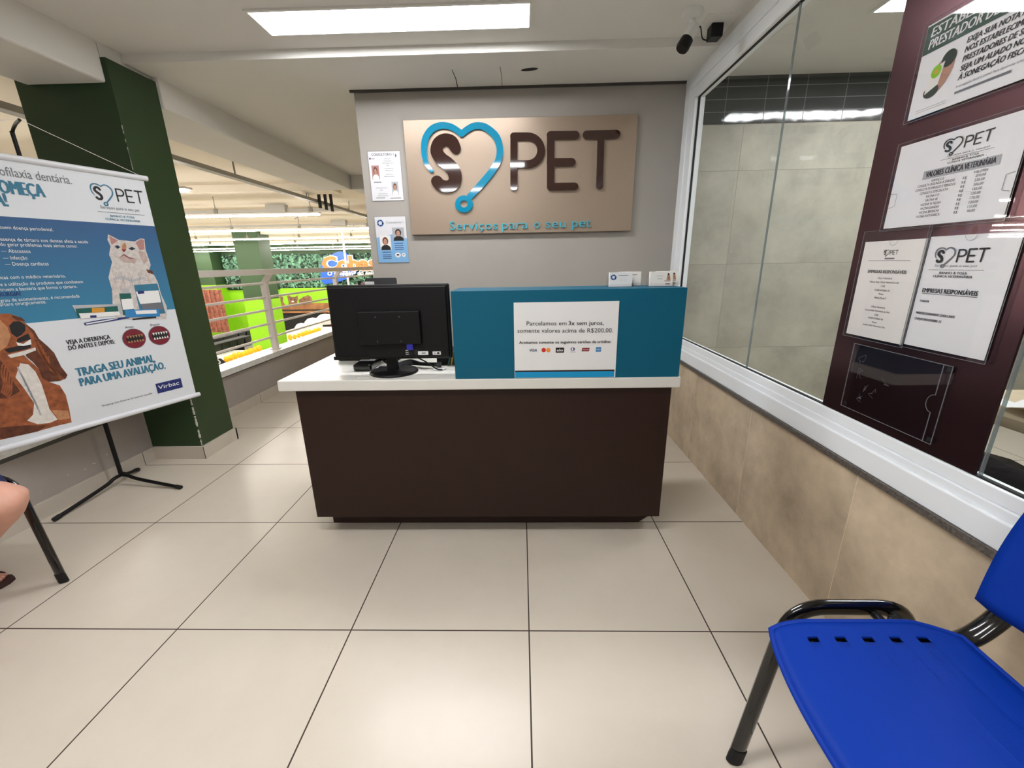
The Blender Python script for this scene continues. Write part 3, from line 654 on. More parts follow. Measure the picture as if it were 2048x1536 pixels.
for s_, c_ in (('Clínica geral', (-.868, 1.836)), ('Cirurgia geral e', (-.868, 1.823)), ('Odontologia de cães e', (-.868, 1.810)), ('gatos', (-.868, 1.797)), ('Pós graduada em', (-.862, 1.779)), ('Medicina felina', (-.862, 1.766)), ('Graduada em', (-.865, 1.745)), ('Medicina Veterinária', (-.865, 1.732)), ('Clínica geral de cães e', (-.922, 1.665)), ('gatos', (-.925, 1.652)), ('Pós graduada em', (-.918, 1.630)), ('Medicina Veterinária', (-.918, 1.618))): ik.textw(s_, c_, .006, 'ink_grey', cw=.95, slant=.2)
ik.rect(-.984, 1.835, -.976, 1.846, 'ink', 2); ik.rect(-.972, 1.838, -.95, 1.841, 'ink_grey', 2); ik.poly(ell(-.812, 1.855, .005, .010), 'ink_grey', 2)
ik.rect(-.965, 1.604, -.905, 1.611, 'ink_light', 2); ik.rect(-.87, 1.603, -.80, 1.606, 'ink', 2); ik.rect(-.97, 1.700, -.92, 1.703, 'ink', 2)
ik.build('print', t)
t = sheet(-.991, 1.198, -.784, 1.491, 'light blue sheet headed Consultório 1 with two portraits, left of the logo board')
ik = Ink((0, 1.8460, 0), (1, 0, 0), (0, 0, 1))
q = [(-0.9158,1.4482),(-0.8002,1.4486),(-0.9866,1.2794),(-0.8903,1.3731),(-0.8883,1.3376),(-0.7928,1.4218)]
ik.poly([(-.991, 1.198), (-.784, 1.198), (-.784, 1.352), (-.88, 1.380), (-.991, 1.36)], 'poster_blue', 1)
ik.text('Consultório 1', q[0], q[1], .013, 'ink_grey')
for k in range(11): ik.poly(ell(-.955 + .017 * math.cos(k * .6), 1.452 + .017 * math.sin(k * .6), .006, .006, 8), 'mark_cyan' if k % 2 else 'navy', 2)
portrait(ik, (-.970, q[2][1]), (-.895, q[3][1]), 'fur_dark', 'nose_black', 'paper_warm'); portrait(ik, (-.880, q[4][1]), (-.800, q[5][1]), 'hair_dark', 'ink', 'photo_wall')
for k, (cx_, z) in enumerate(((-.842, 1.320), (-.842, 1.305), (-.842, 1.292), (-.842, 1.281), (-.930, 1.264), (-.930, 1.246), (-.930, 1.235), (-.930, 1.224))): ik.rect(cx_ - .030, z, cx_ + .030, z + .004, 'navy', 2)
ik.poly(ell(-.855, 1.246, .020, .016), 'paper', 2); ik.poly(ell(-.815, 1.246, .013, .013), 'paper', 2); ik.poly(ell(-.855, 1.247, .010, .005), 'nose_black', 3); ik.poly(ell(-.815, 1.247, .004, .004), 'navy', 3)
ik.build('print', t)

# ================================================================== BROWN PANEL AND ITS SHEETS (right)
g = G(); g.box(1.0245, -.213, .694, 1.030, .283, 2.088, 'panel_brown'); tag(g.build('notice_board'), 'tall glossy dark brown board against the window glass, behind the notices', 'board')
XP = 1.0236
def holder(y0, z0, y1, z1, label, cat='notice', top=0, edge='left'):
    """page between y0 > y1 (left to right) and z0 < z1 with a clear acrylic sleeve"""
    t = thing('notice_holder', (XP, (y0 + y1) / 2, z0), label, cat)
    e = .007
    g = G(); g.box(XP - .0085, y1 - e, z0 - e, XP - .0072, y0 + e, z1 + e + top, 'acrylic_clear'); g.box(XP - .0072, y1 - e, z0 - e, XP, y0 + e, z0 - e + .0015, 'acrylic_clear')
    g.box(XP - .0072, y0 + e - .0015, z0 - e, XP, y0 + e, z1 + e + top, 'acrylic_clear'); g.box(XP - .0072, y1 - e, z0 - e, XP, y1 - e + .0015, z1 + e + top, 'acrylic_clear')
    rim = 'glass_edge'
    for a in ((y0 + e, z0 - e, y0 + e, z1 + e + top), (y1 - e, z0 - e, y1 - e, z1 + e + top), (y0 + e, z0 - e, y1 - e, z0 - e), (y0 + e, z1 + e + top, y1 - e, z1 + e + top)):
        g.bar((XP - .0087, a[0], a[1]), (XP - .0087, a[2], a[3]), .0009, .0009, rim)
    g.build('clear_sleeve', t); return t
def page(t, y0, z0, y1, z1, m='paper'):
    g = G(); g.box(XP - .0050, y1, z0, XP - .0040, y0, z1, m); return g.build('page', t)
def rink(): return Ink((XP - .0052, 0, 0), (0, -1, 0), (0, 0, 1))
# green poster, top
t = holder(.185, 1.524, -.112, 1.734, 'green and white notice headed ESTABELECIMENTO PRESTADOR DE SERVIÇO, topmost on the brown board')
page(t, .185, 1.524, -.112, 1.734)
ik = rink(); ik.poly([(-.184, 1.730), (.111, 1.730), (.111, 1.668), (-.184, 1.668)], 'poster_green', 1)
ik.text('ESTABELECIMENTO', (-.170, 1.703), (.090, 1.703), .020, 'paper', bold=.05, slant=.12); ik.text('PRESTADOR DE SERVIÇO', (-.170, 1.677), (.088, 1.677), .020, 'paper', bold=.05, slant=.12)
for k, s_ in enumerate(('EXIJA SUA NOTA FISCAL', 'NOS ESTABELECIMENTOS', 'PRESTADORES DE SERVIÇO.', 'SEJA UM ALIADO NO COMBATE', 'À SONEGAÇÃO FISCAL.')):
    asp = glyphs(s_, .015)[2] * .0115 * .82; ik.text(s_, (-.068, 1.648 - .0185 * k), (-.068 + asp, 1.648 - .0185 * k), .0115, 'ink', bold=.05, slant=.15)
ik.text('A sonegação fiscal é crime! Para denúncias acesse', (-.068, 1.559), (.075, 1.559), .005, 'ink_grey'); ik.rect(-.068, 1.546, .050, 1.551, 'ink_grey', 2)
ik.poly(ell(-.118, 1.604, .026, .042, 24, -.5), 'face_tone', 2); ik.poly(ell(-.104, 1.634, .018, .018), 'hall_dark_green', 3); ik.poly(ell(-.134, 1.575, .020, .014), 'hall_dark_green', 3)
ik.poly([(-.150, 1.572), (-.118, 1.585), (-.112, 1.632), (-.146, 1.622)], 'paper_warm', 4); ik.poly(ell(-.130, 1.616, .013, .014), 'lime', 5); ik.poly(ell(-.130, 1.616, .005, .005), 'pack_orange', 6)
for k in range(2): ik.rect(-.165, 1.534 + k * .005, -.085, 1.5353 + k * .005, 'ink_light', 2)
ik.build('print', t)
# price list
t = holder(.185, 1.255, -.118, 1.463, 'white price list headed VALORES CLÍNICA VETERINÁRIA, below the green notice')
page(t, .185, 1.255, -.118, 1.463)
ik = rink(); mk = logo_f((-.062, 1.448), (.052, 1.448)); logo(ik, mk(.040), 'ink', 'ink', 'ink', 3, 0, .8)
ik.text('Serviços para o seu pet', (-.045, 1.407), (.050, 1.407), .004, 'ink_grey'); ik.rect(-.060, 1.403, .060, 1.4036, 'ink', 2); ik.text('BANHO & TOSA', (-.030, 1.397), (.030, 1.397), .004, 'ink', bold=.05); ik.text('CLÍNICA VETERINÁRIA', (-.040, 1.391), (.042, 1.391), .004, 'ink', bold=.05)
ik.rect(-.098, 1.366, .080, 1.386, 'ink_light', 1); ik.text('VALORES CLÍNICA VETERINÁRIA', (-.090, 1.3705), (.072, 1.3705), .0125, 'ink', bold=.05)
ik.textw('SERVIÇOS', (-.055, 1.3575), .005, 'ink'); ik.textw('VALORES', (.045, 1.3575), .005, 'ink')
rowsP = [('CONSULTA SEGUNDA A SÁBADO', '200,00'), ('CONSULTA DOMINGOS E FERIADOS', '230,00'), ('CONSULTA ESPECIALISTA', '300,00'), ('VACINA V10', '120,00'), ('VACINA V8', '120,00'), ('VACINA V5 FELINA', '170,00'), ('VACINA GIARDIA', '120,00'), ('VACINA BRONCHI', '110,00'), ('VACINA ANTI-RÁBICA', '90,00')]
for k, (a, b) in enumerate(rowsP):
    z = 1.349 - k * .0093; ik.textw(a, (-.058, z), .0055, 'ink', cw=.78); ik.textw('R$', (.012, z), .0055, 'ink'); ik.textw(b, (.047, z), .0055, 'ink')
for s_ in ((-.183, -.163), (.116, .100)): ik.poly(ribbon([(s_[0], 1.345), (s_[1], 1.343), (s_[1], 1.312), (s_[0], 1.308)], .0012, False), 'ink_grey', 4)
ik.build('print', t)
# the two portrait sheets
t = holder(.238, .948, .040, 1.222, 'EMPRESAS RESPONSÁVEIS sheet with a small logo and centred lines, left one of the pair', top=.022)
page(t, .238, .948, .040, 1.222, 'paper_warm')
ik = rink(); mk = logo_f((-.165, 1.198), (-.117, 1.198)); logo(ik, mk(.019), 'ink', 'ink', 'ink', 3, 0, .8); ik.rect(-.157, 1.172, -.125, 1.176, 'ink_grey', 2); ik.rect(-.212, 1.168, -.075, 1.169, 'ink_grey', 2)
ik.textw('EMPRESAS RESPONSÁVEIS', (-.141, 1.134), .0085, 'ink', bold=.05, cw=.9)
for k, (s_, z) in enumerate((('Clínica Veterinária', 1.118), ('Fabiana Paula Clínica Veterinária Ltda', 1.107), ('CNPJ', 1.096), ('37.000.497/0001-70', 1.084), ('Nome', 1.074), ('Fabiana Paula D', 1.063), ('Clínica Veterinária', 1.037), ('Luciana Hein Veterinária da Silva', 1.026), ('CNPJ', 1.014), ('40.000.102/0001-90', 1.004), ('Nome', .993), ('Luciana Hein Veterinária Silva', .983))): ik.textw(s_, (-.141, z), .0052, 'ink', cw=.85)
ik.poly(ribbon(arc(-.140, 1.222, .013, 180, 360, 10), .0012, False), 'ink_light', 4); ik.build('print', t)
t = holder(.034, .952, -.166, 1.225, 'EMPRESAS RESPONSÁVEIS sheet with a large logo, right one of the pair', top=.022)
page(t, .034, .952, -.166, 1.225)
ik = rink(); mk = logo_f((-.012, 1.199), (.112, 1.199)); logo(ik, mk(.050), 'ink', 'ink_grey', 'ink', 3, 0, .9)
ik.text('Serviços para o seu pet', (-.005, 1.153), (.095, 1.153), .0055, 'ink_grey', slant=.2); ik.rect(-.018, 1.1455, .112, 1.1462, 'ink', 2)
ik.text('BANHO & TOSA', (.012, 1.136), (.078, 1.136), .0055, 'ink', bold=.05); ik.text('CLÍNICA VETERINÁRIA', (-.002, 1.128), (.092, 1.128), .0055, 'ink', bold=.05)
ik.text('EMPRESAS RESPONSÁVEIS', (-.020, 1.090), (.114, 1.090), .0105, 'ink', bold=.05); ik.rect(-.020, 1.0865, .114, 1.0875, 'ink', 2)
ik.text('TOSADOR', (-.020, 1.066), (.006, 1.066), .005, 'ink', bold=.05); ik.text('MARCELO FERNANDO CAVALCANTI', (-.021, 1.035), (.078, 1.035), .006, 'ink', bold=.05); ik.text('CNPJ:07.903.072/0001-53', (-.021, 1.020), (.050, 1.020), .006, 'ink', bold=.05)
ik.poly(ribbon(arc(.064, 1.225, .013, 180, 360, 10), .0012, False), 'ink_light', 4); ik.build('print', t)
# empty holder turned on its side
t = thing('notice_holder', (XP, .04, .72), 'empty clear acrylic holder with tape marks, lowest on the brown board', 'notice holder')
g = G(); y0, y1, z0, z1 = .192, -.110, .722, .924
g.box(XP - .0085, y1 + .022, z0, XP - .0072, y0, z1, 'acrylic_clear'); g.box(XP - .002, y1, z0, XP - .0008, y0, z1, 'acrylic_clear')
for a in ((y0, z0, y0, z1), (y1, z0, y1, z1), (y0, z0, y1, z0), (y0, z1, y1, z1), (y1 + .022, z0, y1 + .022, z0 + .078), (y1 + .022, z0 + .124, y1 + .022, z1)): g.bar((XP - .0087, a[0], a[1]), (XP - .0087, a[2], a[3]), .0014, .0014, 'glass_edge')
g.tube([(XP - .0087, y1 + .022 + .018 * math.sin(a * PI / 10), z0 + .101 + .023 * math.cos(a * PI / 10)) for a in range(11)], .0008, 'glass_edge', 6); g.build('clear_sleeve', t)
ik = rink(); random.seed(4)
for cx_, cz in ((-.155, .885), (-.150, .835), (-.125, .800), (-.095, .795), (-.060, .840), (-.130, .770)):
    a = [(cx_ + random.uniform(-.014, .014), cz + random.uniform(-.018, .018)) for k in range(6)]; ik.poly(ribbon(a, .0008, True), 'ink_grey', 2)
for a, b in ((y0 - .012, z0 + .012), (y1 + .010, z0 + .010), (y1 + .010, z1 - .010), (y0 - .012, z1 - .012)): ik.rect(-a - .006, b - .006, -a + .006, b + .006, 'ink', 2)
ik.build('tape_marks', t)

# ================================================================== CAMERA AND BOX ON THE CEILING
cc = thing('security_camera', (.775, 1.19, CEIL), 'white bullet security camera with black lens end hanging from the ceiling', 'camera')
g = G(); g.lathe((.775, 1.195, CEIL - .03), [(.022, 0), (.040, .008), (.046, .022), (.046, .030)], 'white_plastic', 28); g.build('mount', cc)
g = G(); g.tube([(.775, 1.195, CEIL - .03), (.780, 1.193, CEIL - .045), (.787, 1.19, CEIL - .066)], .013, 'white_plastic', 14); g.build('arm', cc)
A0 = Vector((.787, 1.190, CEIL - .062)); A1 = Vector((.730, 1.175, CEIL - .160)); ax_ = (A1 - A0).normalized()
g = G(); g.lathe(A0, [(.016, -.010), (.024, 0), (.025, .062), (.027, .064)], 'white_plastic', 26, ax_); g.build('body', cc)
g = G(); g.lathe(A0, [(.028, .060), (.030, .098), (.026, .108), (0.0, .108)], 'black_plastic', 26, ax_); g.build('lens_hood', cc)
g = G(); g.tube(smooth_path([(.785, 1.19, CEIL - .04), (.800, 1.19, CEIL - .075), (.83, 1.23, CEIL - .045), (.87, 1.30, CEIL - .06), (.90, 1.31, CEIL - .065)], 6), .003, 'black_matte', 8); g.build('cable', cc)
t = thing('junction_box', (.92, 1.33, CEIL), 'small black box fixed to the ceiling between the security camera and the window', 'box')
g = G(); g.box(.860, 1.22, CEIL - .004, .968, 1.36, CEIL, 'ceiling_paint'); g.build('plate', t)
g = G(); g.box(.905, 1.285, CEIL - .060, .960, 1.345, CEIL - .004, 'black_plastic', .004); g.build('box', t)

# ================================================================== PULL-UP BANNER
HX, HY = -2.3139, .9773      # the pole
DU = Vector((.3362, .9418, 0)); DN = Vector((.9418, -.3362, 0))
bo = thing('banner_stand', (HX, HY, 0), 'black tripod stand holding the veterinary dental banner in front of the low wall', 'banner stand')
def pp(u, n, z): return Vector((HX, HY, 0)) + DU * u + DN * n + Vector((0, 0, z))
g = G(); g.tube([pp(0, 0, .05), pp(0, 0, 1.2)], .0105, 'black_plastic', 12); g.tube([pp(0, 0, 1.2), pp(0, 0, 1.79)], .008, 'black_plastic', 12); g.build('pole', bo)
g = G(); g.tube([pp(0, 0, 1.785), pp(0, .02, 1.80), pp(-.02, .10, 1.804), pp(-.04, .185, 1.803)], .006, 'black_plastic', 8); g.build('hook', bo)
def footleg(x, y):
    c = Vector((HX, HY, .055)); e = Vector((x, y, .010)); d = e - c
    g = G(); g.tube(smooth_path([c, c + d * .12 + Vector((0, 0, .004)), c + d * .3 + Vector((0, 0, -.004)), e], 6), .0095, 'black_plastic', 12); l = g.build('leg', bo)
    g = G(); g.tube([e - d.normalized() * .03, e], .0115, 'black_matte', 12); g.build('rubber_foot', l)
footleg(-2.316, .611); footleg(-1.922, .911); footleg(-2.3622, 1.125)
bn = thing('banner', pp(0, .18, .43), 'hanging veterinary dental care banner with a cocker spaniel and a white cat printed on it', 'banner')
OFF = .18
def bink(): return Ink(Vector((HX, HY, 0)) + DN * OFF, DU, (0, 0, 1))
q = [(0.4142,1.6463),(0.3888,0.4098),(-0.1344,1.6453),(-0.4376,0.4357),(0.3925,1.6233),(0.3661,0.4008)]
ZT = 1.645; ZB = .436; UR = .381; UL = -.46
ik = bink(); ik.rect(UL, ZB, UR, ZT, 'banner_white', 0); ik.add([ik.P(a, b, -.001) for a, b in ((UL, ZB), (UR, ZB), (UR, ZT), (UL, ZT))], [(3, 2, 1, 0)], 'banner_white'); sh = ik.build('sheet', bn)
for z, nm in ((ZT, 'top_bar'), (ZB, 'bottom_bar')):
    g = G(); a = Vector((HX, HY, 0)) + DN * OFF
    g.tube([a + DU * (UL - .012) + Vector((0, 0, z)), a + DU * (UR + .018) + Vector((0, 0, z))], .0135, 'tube_white', 16); g.build(nm, bn)
g = G(); a = Vector((HX, HY, 0)) + DN * OFF; g.tube([a + DU * (UR - .01) + Vector((0, 0, ZT + .01)), a + DU * -.03 + Vector((0, 0, 1.803)), a + DU * -.05 + Vector((0, 0, 1.803)), a + DU * (UL + .01) + Vector((0, 0, ZT + .01))], .0013, 'paper_warm', 6); g.build('cord', bn)
# printed blue field
bl = [(-0.1924,1.4142),(0.3875,1.3973),(-0.2331,0.9694),(0.3806,0.9462),(-0.3032,0.9722)]
ik = bink(); zt = (bl[0][1] + bl[1][1]) / 2; zb = (bl[2][1] + bl[3][1]) / 2
ik.rect(UL, zb, UR, zt, 'banner_blue', 1)
def T1(s_, pts, h, m, bold=0., cw=None, lay=4): ik.text(s_, pts[0], pts[1], h, m, lay, bold)
ln = [('ofilaxia dentária.', [(-0.1528,1.572),(0.0773,1.5663)], .036, 'ink_grey', 0), ('OMEÇA', [(-0.1713,1.4983),(-0.0287,1.4997)], .052, 'banner_teal', .07), ('A!', [(-0.1955,1.447),(-0.1569,1.4473)], .052, 'banner_teal', .07),
 ('suem doença periodental.', [(-0.207,1.3559),(-0.0407,1.3538)], .0145, 'paper', 0), ('esença de tártaro nos dentes afeta a saúde', [(-0.2181,1.3115),(0.0722,1.301)], .0145, 'paper', 0), ('do gerar problemas mais sérios como:', [(-0.2237,1.2893),(0.0263,1.2813)], .0145, 'paper', 0),
 ('— Abscessos', [(-0.2274,1.263),(-0.1389,1.254)], .015, 'paper', 0), ('— Infecção', [(-0.2287,1.2345),(-0.1552,1.2264)], .015, 'paper', 0), ('— Doença cardíacas', [(-0.2295,1.2079),(-0.093,1.2022)], .015, 'paper', 0),
 ('icas com o médico veterinário,', [(-0.2573,1.1551),(-0.0483,1.145)], .0145, 'paper', 0), ('e a utilização de produtos que combatem', [(-0.264,1.1285),(0.0083,1.1146)], .0145, 'paper', 0), ('truem a bactéria que forma o tártaro.', [(-0.2696,1.106),(-0.0188,1.0948)], .0145, 'paper', 0),
 ('RURGIA?', [(-0.2763,1.0793),(-0.2121,1.0787)], .018, 'navy', .03), ('grau de acometimento, é recomendada', [(-0.2809,1.0608),(-0.0204,1.05)], .0145, 'paper', 0), ('ártaro cirurgicamente.', [(-0.2861,1.0403),(-0.1419,1.0374)], .0145, 'paper', 0),
 ('VEJA A DIFERENÇA', [(-0.1197,0.8439),(0.0503,0.8387)], .021, 'ink', .05), ('DO ANTES E DEPOIS:', [(-0.1186,0.8187),(0.0633,0.81)], .021, 'ink', .05),
 ('Antes', [(0.1228,0.8841),(0.1598,0.8812)], .012, 'ink', 0), ('Depois', [(0.2391,0.8799),(0.2829,0.8775)], .012, 'ink', 0),
 ('TRAGA SEU ANIMAL', [(-0.1203,0.6877),(0.2158,0.6804)], .040, 'banner_teal', .07), ('PARA UMA AVALIAÇÃO.', [(-0.119,0.6384),(0.2588,0.6278)], .040, 'banner_teal', .07),
 ('Shaping the future of animal health', [(-0.065,0.5116),(0.1601,0.5075)], .0085, 'ink', 0)]
for s_, pt, h, m_, bb in ln:
    z = (pt[0][1] + pt[1][1]) / 2; ik.text(s_, (pt[0][0], z), (pt[1][0], z), h, m_, 4, bb)
vb = [(0.1885,0.5701),(0.3205,0.564),(0.319,0.5006),(0.1864,0.5029),(0.1945,0.5249),(0.3079,0.5227)]
ik.rect((vb[0][0] + vb[3][0]) / 2, vb[3][1], (vb[1][0] + vb[2][0]) / 2, vb[1][1] - .004, 'navy', 3); ik.text('Virbac', (vb[4][0], vb[4][1]), (vb[5][0] - .004, vb[4][1]), .022, 'paper', 5, .01, .1)
lg = [(0.1387,1.5764),(0.3615,1.5695),(0.1724,1.4895),(0.1604,1.4739),(0.3269,1.4684),(0.1445,1.459),(0.3446,1.4519),(0.192,1.4432),(0.2962,1.4374),(0.1677,1.4265),(0.3177,1.4185)]
mk = logo_f((lg[0][0], lg[0][1] + .012), (lg[1][0], lg[0][1] + .012)); logo(ik, mk(.105), 'ink', 'banner_teal', 'ink', 4, 0, .75)
ik.text('Serviços para o seu pet', (lg[3][0], lg[3][1]), (lg[4][0], lg[3][1]), .014, 'ink_grey', 4); ik.rect(lg[5][0], lg[5][1] - .002, lg[6][0], lg[5][1], 'ink_grey', 4)
ik.text('BANHO & TOSA', (lg[7][0], lg[7][1] - .006), (lg[8][0], lg[7][1] - .006), .010, 'banner_teal', 4, .03); ik.text('CLÍNICA VETERINÁRIA', (lg[9][0], lg[9][1] - .006), (lg[10][0], lg[9][1] - .006), .010, 'banner_teal', 4, .03)
# before and after circles
cq = [(0.1492,0.8247),(0.2689,0.8221),(0.2033,0.8154),(0.3238,0.813)]
for k in (0, 1):
    c0 = cq[k]; R0 = abs(cq[k + 2][0] - c0[0]) * .98
    ik.poly(ell(c0[0], c0[1], R0, R0 * 1.0, 28), 'ink_grey', 3); ik.poly(ell(c0[0], c0[1], R0 * .95, R0 * .95, 28), 'mouth_red', 4); ik.poly(ell(c0[0] + .003, c0[1], R0 * .75, R0 * .4, 20), 'nose_black', 5)
    for j in range(6):
        x = c0[0] - R0 * .6 + j * R0 * .24; m_ = 'fur_tan' if k == 0 else 'paper'
        ik.poly([(x, c0[1] + R0 * .35), (x + R0 * .2, c0[1] + R0 * .33), (x + R0 * .1, c0[1] + R0 * .05)], m_, 6); ik.poly([(x, c0[1] - R0 * .35), (x + R0 * .2, c0[1] - R0 * .35), (x + R0 * .1, c0[1] - R0 * .1)], m_, 6)
ik.build('print', bn)
# the printed cat, packs and dog
ik = bink()
cat = [(0.1606,1.3526),(0.1793,1.3412),(0.1999,1.3271),(0.2263,1.3256),(0.2668,1.3221),(0.2967,1.339),(0.3155,1.3372),(0.3079,1.2838),(0.3125,1.2299),(0.3137,1.2027),(0.2999,1.1755),(0.3184,1.1474),(0.3271,1.1079),(0.3282,1.0454),(0.341,0.9749),(0.3253,0.9061),(0.0939,0.9357),(0.0959,0.9994),(0.1133,1.0818),(0.113,1.1437),(0.1324,1.1892),(0.1461,1.2196),(0.1416,1.2549),(0.1576,1.2954),(0.1519,1.325)]
ik.poly(cat, 'fur_cream', 4)
for pts, m_, ly in (([(0.1631,1.3454),(0.1949,1.3243),(0.1632,1.3006)], 'ear_pink', 5), ([(0.2703,1.317),(0.2961,1.3364),(0.3118,1.3318),(0.303,1.2837),(0.28,1.2778)], 'ear_pink', 5),
  ([(0.2108,1.3072),(0.223,1.3153),(0.2251,1.2974),(0.2181,1.2755),(0.2055,1.266),(0.2002,1.2813)], 'fur_tan', 5), ([(0.2002,1.2813),(0.2198,1.2828),(0.2071,1.2671)], 'mouth_red', 6),
  ([(0.1741,1.2959),(0.1875,1.3023),(0.1981,1.2915),(0.183,1.2835)], 'eye_blue', 6), ([(0.2306,1.2861),(0.2489,1.2955),(0.2629,1.2854),(0.2432,1.2771)], 'eye_blue', 6),
  ([(0.1749,1.24),(0.2043,1.2608),(0.225,1.2429),(0.2605,1.2352),(0.2408,1.2113),(0.1961,1.2168)], 'fur_rose', 5), ([(0.1826,1.239),(0.2029,1.2567),(0.2065,1.2567),(0.2224,1.2413),(0.2558,1.2352),(0.2214,1.2371),(0.2037,1.2526)], 'mouth_red', 6),
  ([(0.1829,1.2961),(0.1904,1.2963),(0.188,1.2861),(0.1805,1.2859)], 'nose_black', 7), ([(0.2434,1.2917),(0.2527,1.2919),(0.2499,1.2798),(0.2406,1.2796)], 'nose_black', 7),
  ([(0.2752,1.2777),(0.3017,1.2676),(0.3063,1.2245),(0.283,1.2084),(0.2725,1.2459)], 'fur_rose', 5),
  ([(0.2865,1.1812),(0.3141,1.1725),(0.3147,1.1531),(0.2918,1.162)], 'fur_dark', 5), 
  ([(0.1288,1.138),(0.1674,1.1522),(0.2076,1.1296),(0.2679,1.1436),(0.2751,1.1324),(0.2045,1.1164),(0.1644,1.1393),(0.1307,1.1276)], 'photo_wall', 5)): ik.poly(pts, m_, ly)
for pth in [[(0.1385,1.1788),(0.1353,1.1434),(0.137,1.1284),(0.1338,1.0926),(0.1354,1.0773)],[(0.154,1.1703),(0.1452,1.1555),(0.1316,1.1203),(0.1229,1.1057),(0.1093,1.0706)],[(0.1696,1.1616),(0.1714,1.1463),(0.1732,1.131),(0.17,1.0947),(0.1718,1.0792)],[(0.1905,1.1736),(0.1766,1.1377),(0.1676,1.1229),(0.1587,1.108),(0.145,1.0724)],[(0.2067,1.1648),(0.2086,1.1493),(0.2055,1.1126),(0.2074,1.0969),(0.2093,1.0812)],[(0.2281,1.177),(0.2139,1.1406),(0.2048,1.1255),(0.1907,1.0893),(0.1817,1.0743)],[(0.2448,1.1681),(0.2469,1.1524),(0.2439,1.1151),(0.246,1.0992),(0.243,1.0615)],[(0.2618,1.159),(0.2525,1.1436),(0.2431,1.1282),(0.2288,1.0914),(0.2195,1.0762)],[(0.2842,1.1715),(0.2813,1.1338),(0.2835,1.1177),(0.2857,1.1016),(0.2828,1.0633)],[(0.3018,1.1623),(0.2922,1.1466),(0.2776,1.1092),(0.268,1.0936),(0.2585,1.0782)]]: ik.poly(ribbon(pth, .0018), 'fur_rose', 5)
tag(ik.build('cat_picture', bn), 'printed white and brown cat looking up')
ik = bink()
for pts, m_, ly in (([(0.2116,1.102),(0.3223,1.1038),(0.3254,0.9387),(0.2065,0.9429)], 'banner_teal', 7), ([(0.2113,1.0667),(0.3196,1.0671),(0.3174,1.0017),(0.2175,1.0013)], 'paper', 8), ([(0.2199,1.0692),(0.2496,1.0691),(0.2491,1.0548),(0.219,1.0539)], 'navy', 9), ([(0.2201,1.0011),(0.3188,1.0002),(0.3218,0.9621),(0.2226,0.9651)], 'ink_grey', 8),
  ([(0.1381,1.0626),(0.1863,1.0611),(0.1818,0.9521),(0.1297,0.9521)], 'pack_green', 9), ([(0.1386,1.0328),(0.1875,1.033),(0.183,0.9799),(0.1335,0.979)], 'paper', 10), ([(0.1561,1.0853),(0.1842,1.0854),(0.1833,1.0595),(0.1526,1.0598)], 'photo_wall', 9),
  ([(-0.0578,1.0216),(0.133,1.0092),(0.1222,0.9529),(-0.0447,0.9547)], 'photo_wall', 5), ([(-0.05,1.0042),(0.116,1.0007),(0.1142,0.972),(-0.0501,0.9593)], 'pack_green', 6), ([(0.0111,1.0007),(0.0618,0.9984),(0.0563,0.9755),(0.0073,0.9752)], 'pack_orange', 7), ([(-0.0427,0.981),(0.1144,0.9732),(0.1198,0.9532),(-0.0401,0.9552)], 'paper', 7), ([(-0.004,0.9662),(0.0209,0.965),(0.0191,0.9535),(-0.0052,0.9554)], 'navy', 8),
  ([(0.1409,0.9782),(0.2968,0.968),(0.2958,0.9258),(0.1368,0.9389)], 'mark_cyan', 10), ([(0.1858,0.9691),(0.284,0.9629),(0.2824,0.9437),(0.1867,0.9503)], 'paper', 11),
  ([(-0.0341,0.9345),(0.0339,0.9411),(0.153,0.9419),(0.1537,0.9338),(0.0348,0.9251),(-0.0329,0.9211)], 'navy', 6), ([(-0.0283,0.9308),(0.0421,0.9359),(0.1016,0.9403),(0.1009,0.9373),(0.0431,0.9299),(-0.0275,0.9249)], 'paper', 7), ([(0.1648,0.9293),(0.2767,0.9314),(0.2738,0.9187),(0.1641,0.9219)], 'nose_black', 6)): ik.poly(pts, m_, ly)
tag(ik.build('product_picture', bn), 'printed packs, bottle and toothbrush')
ik = bink()
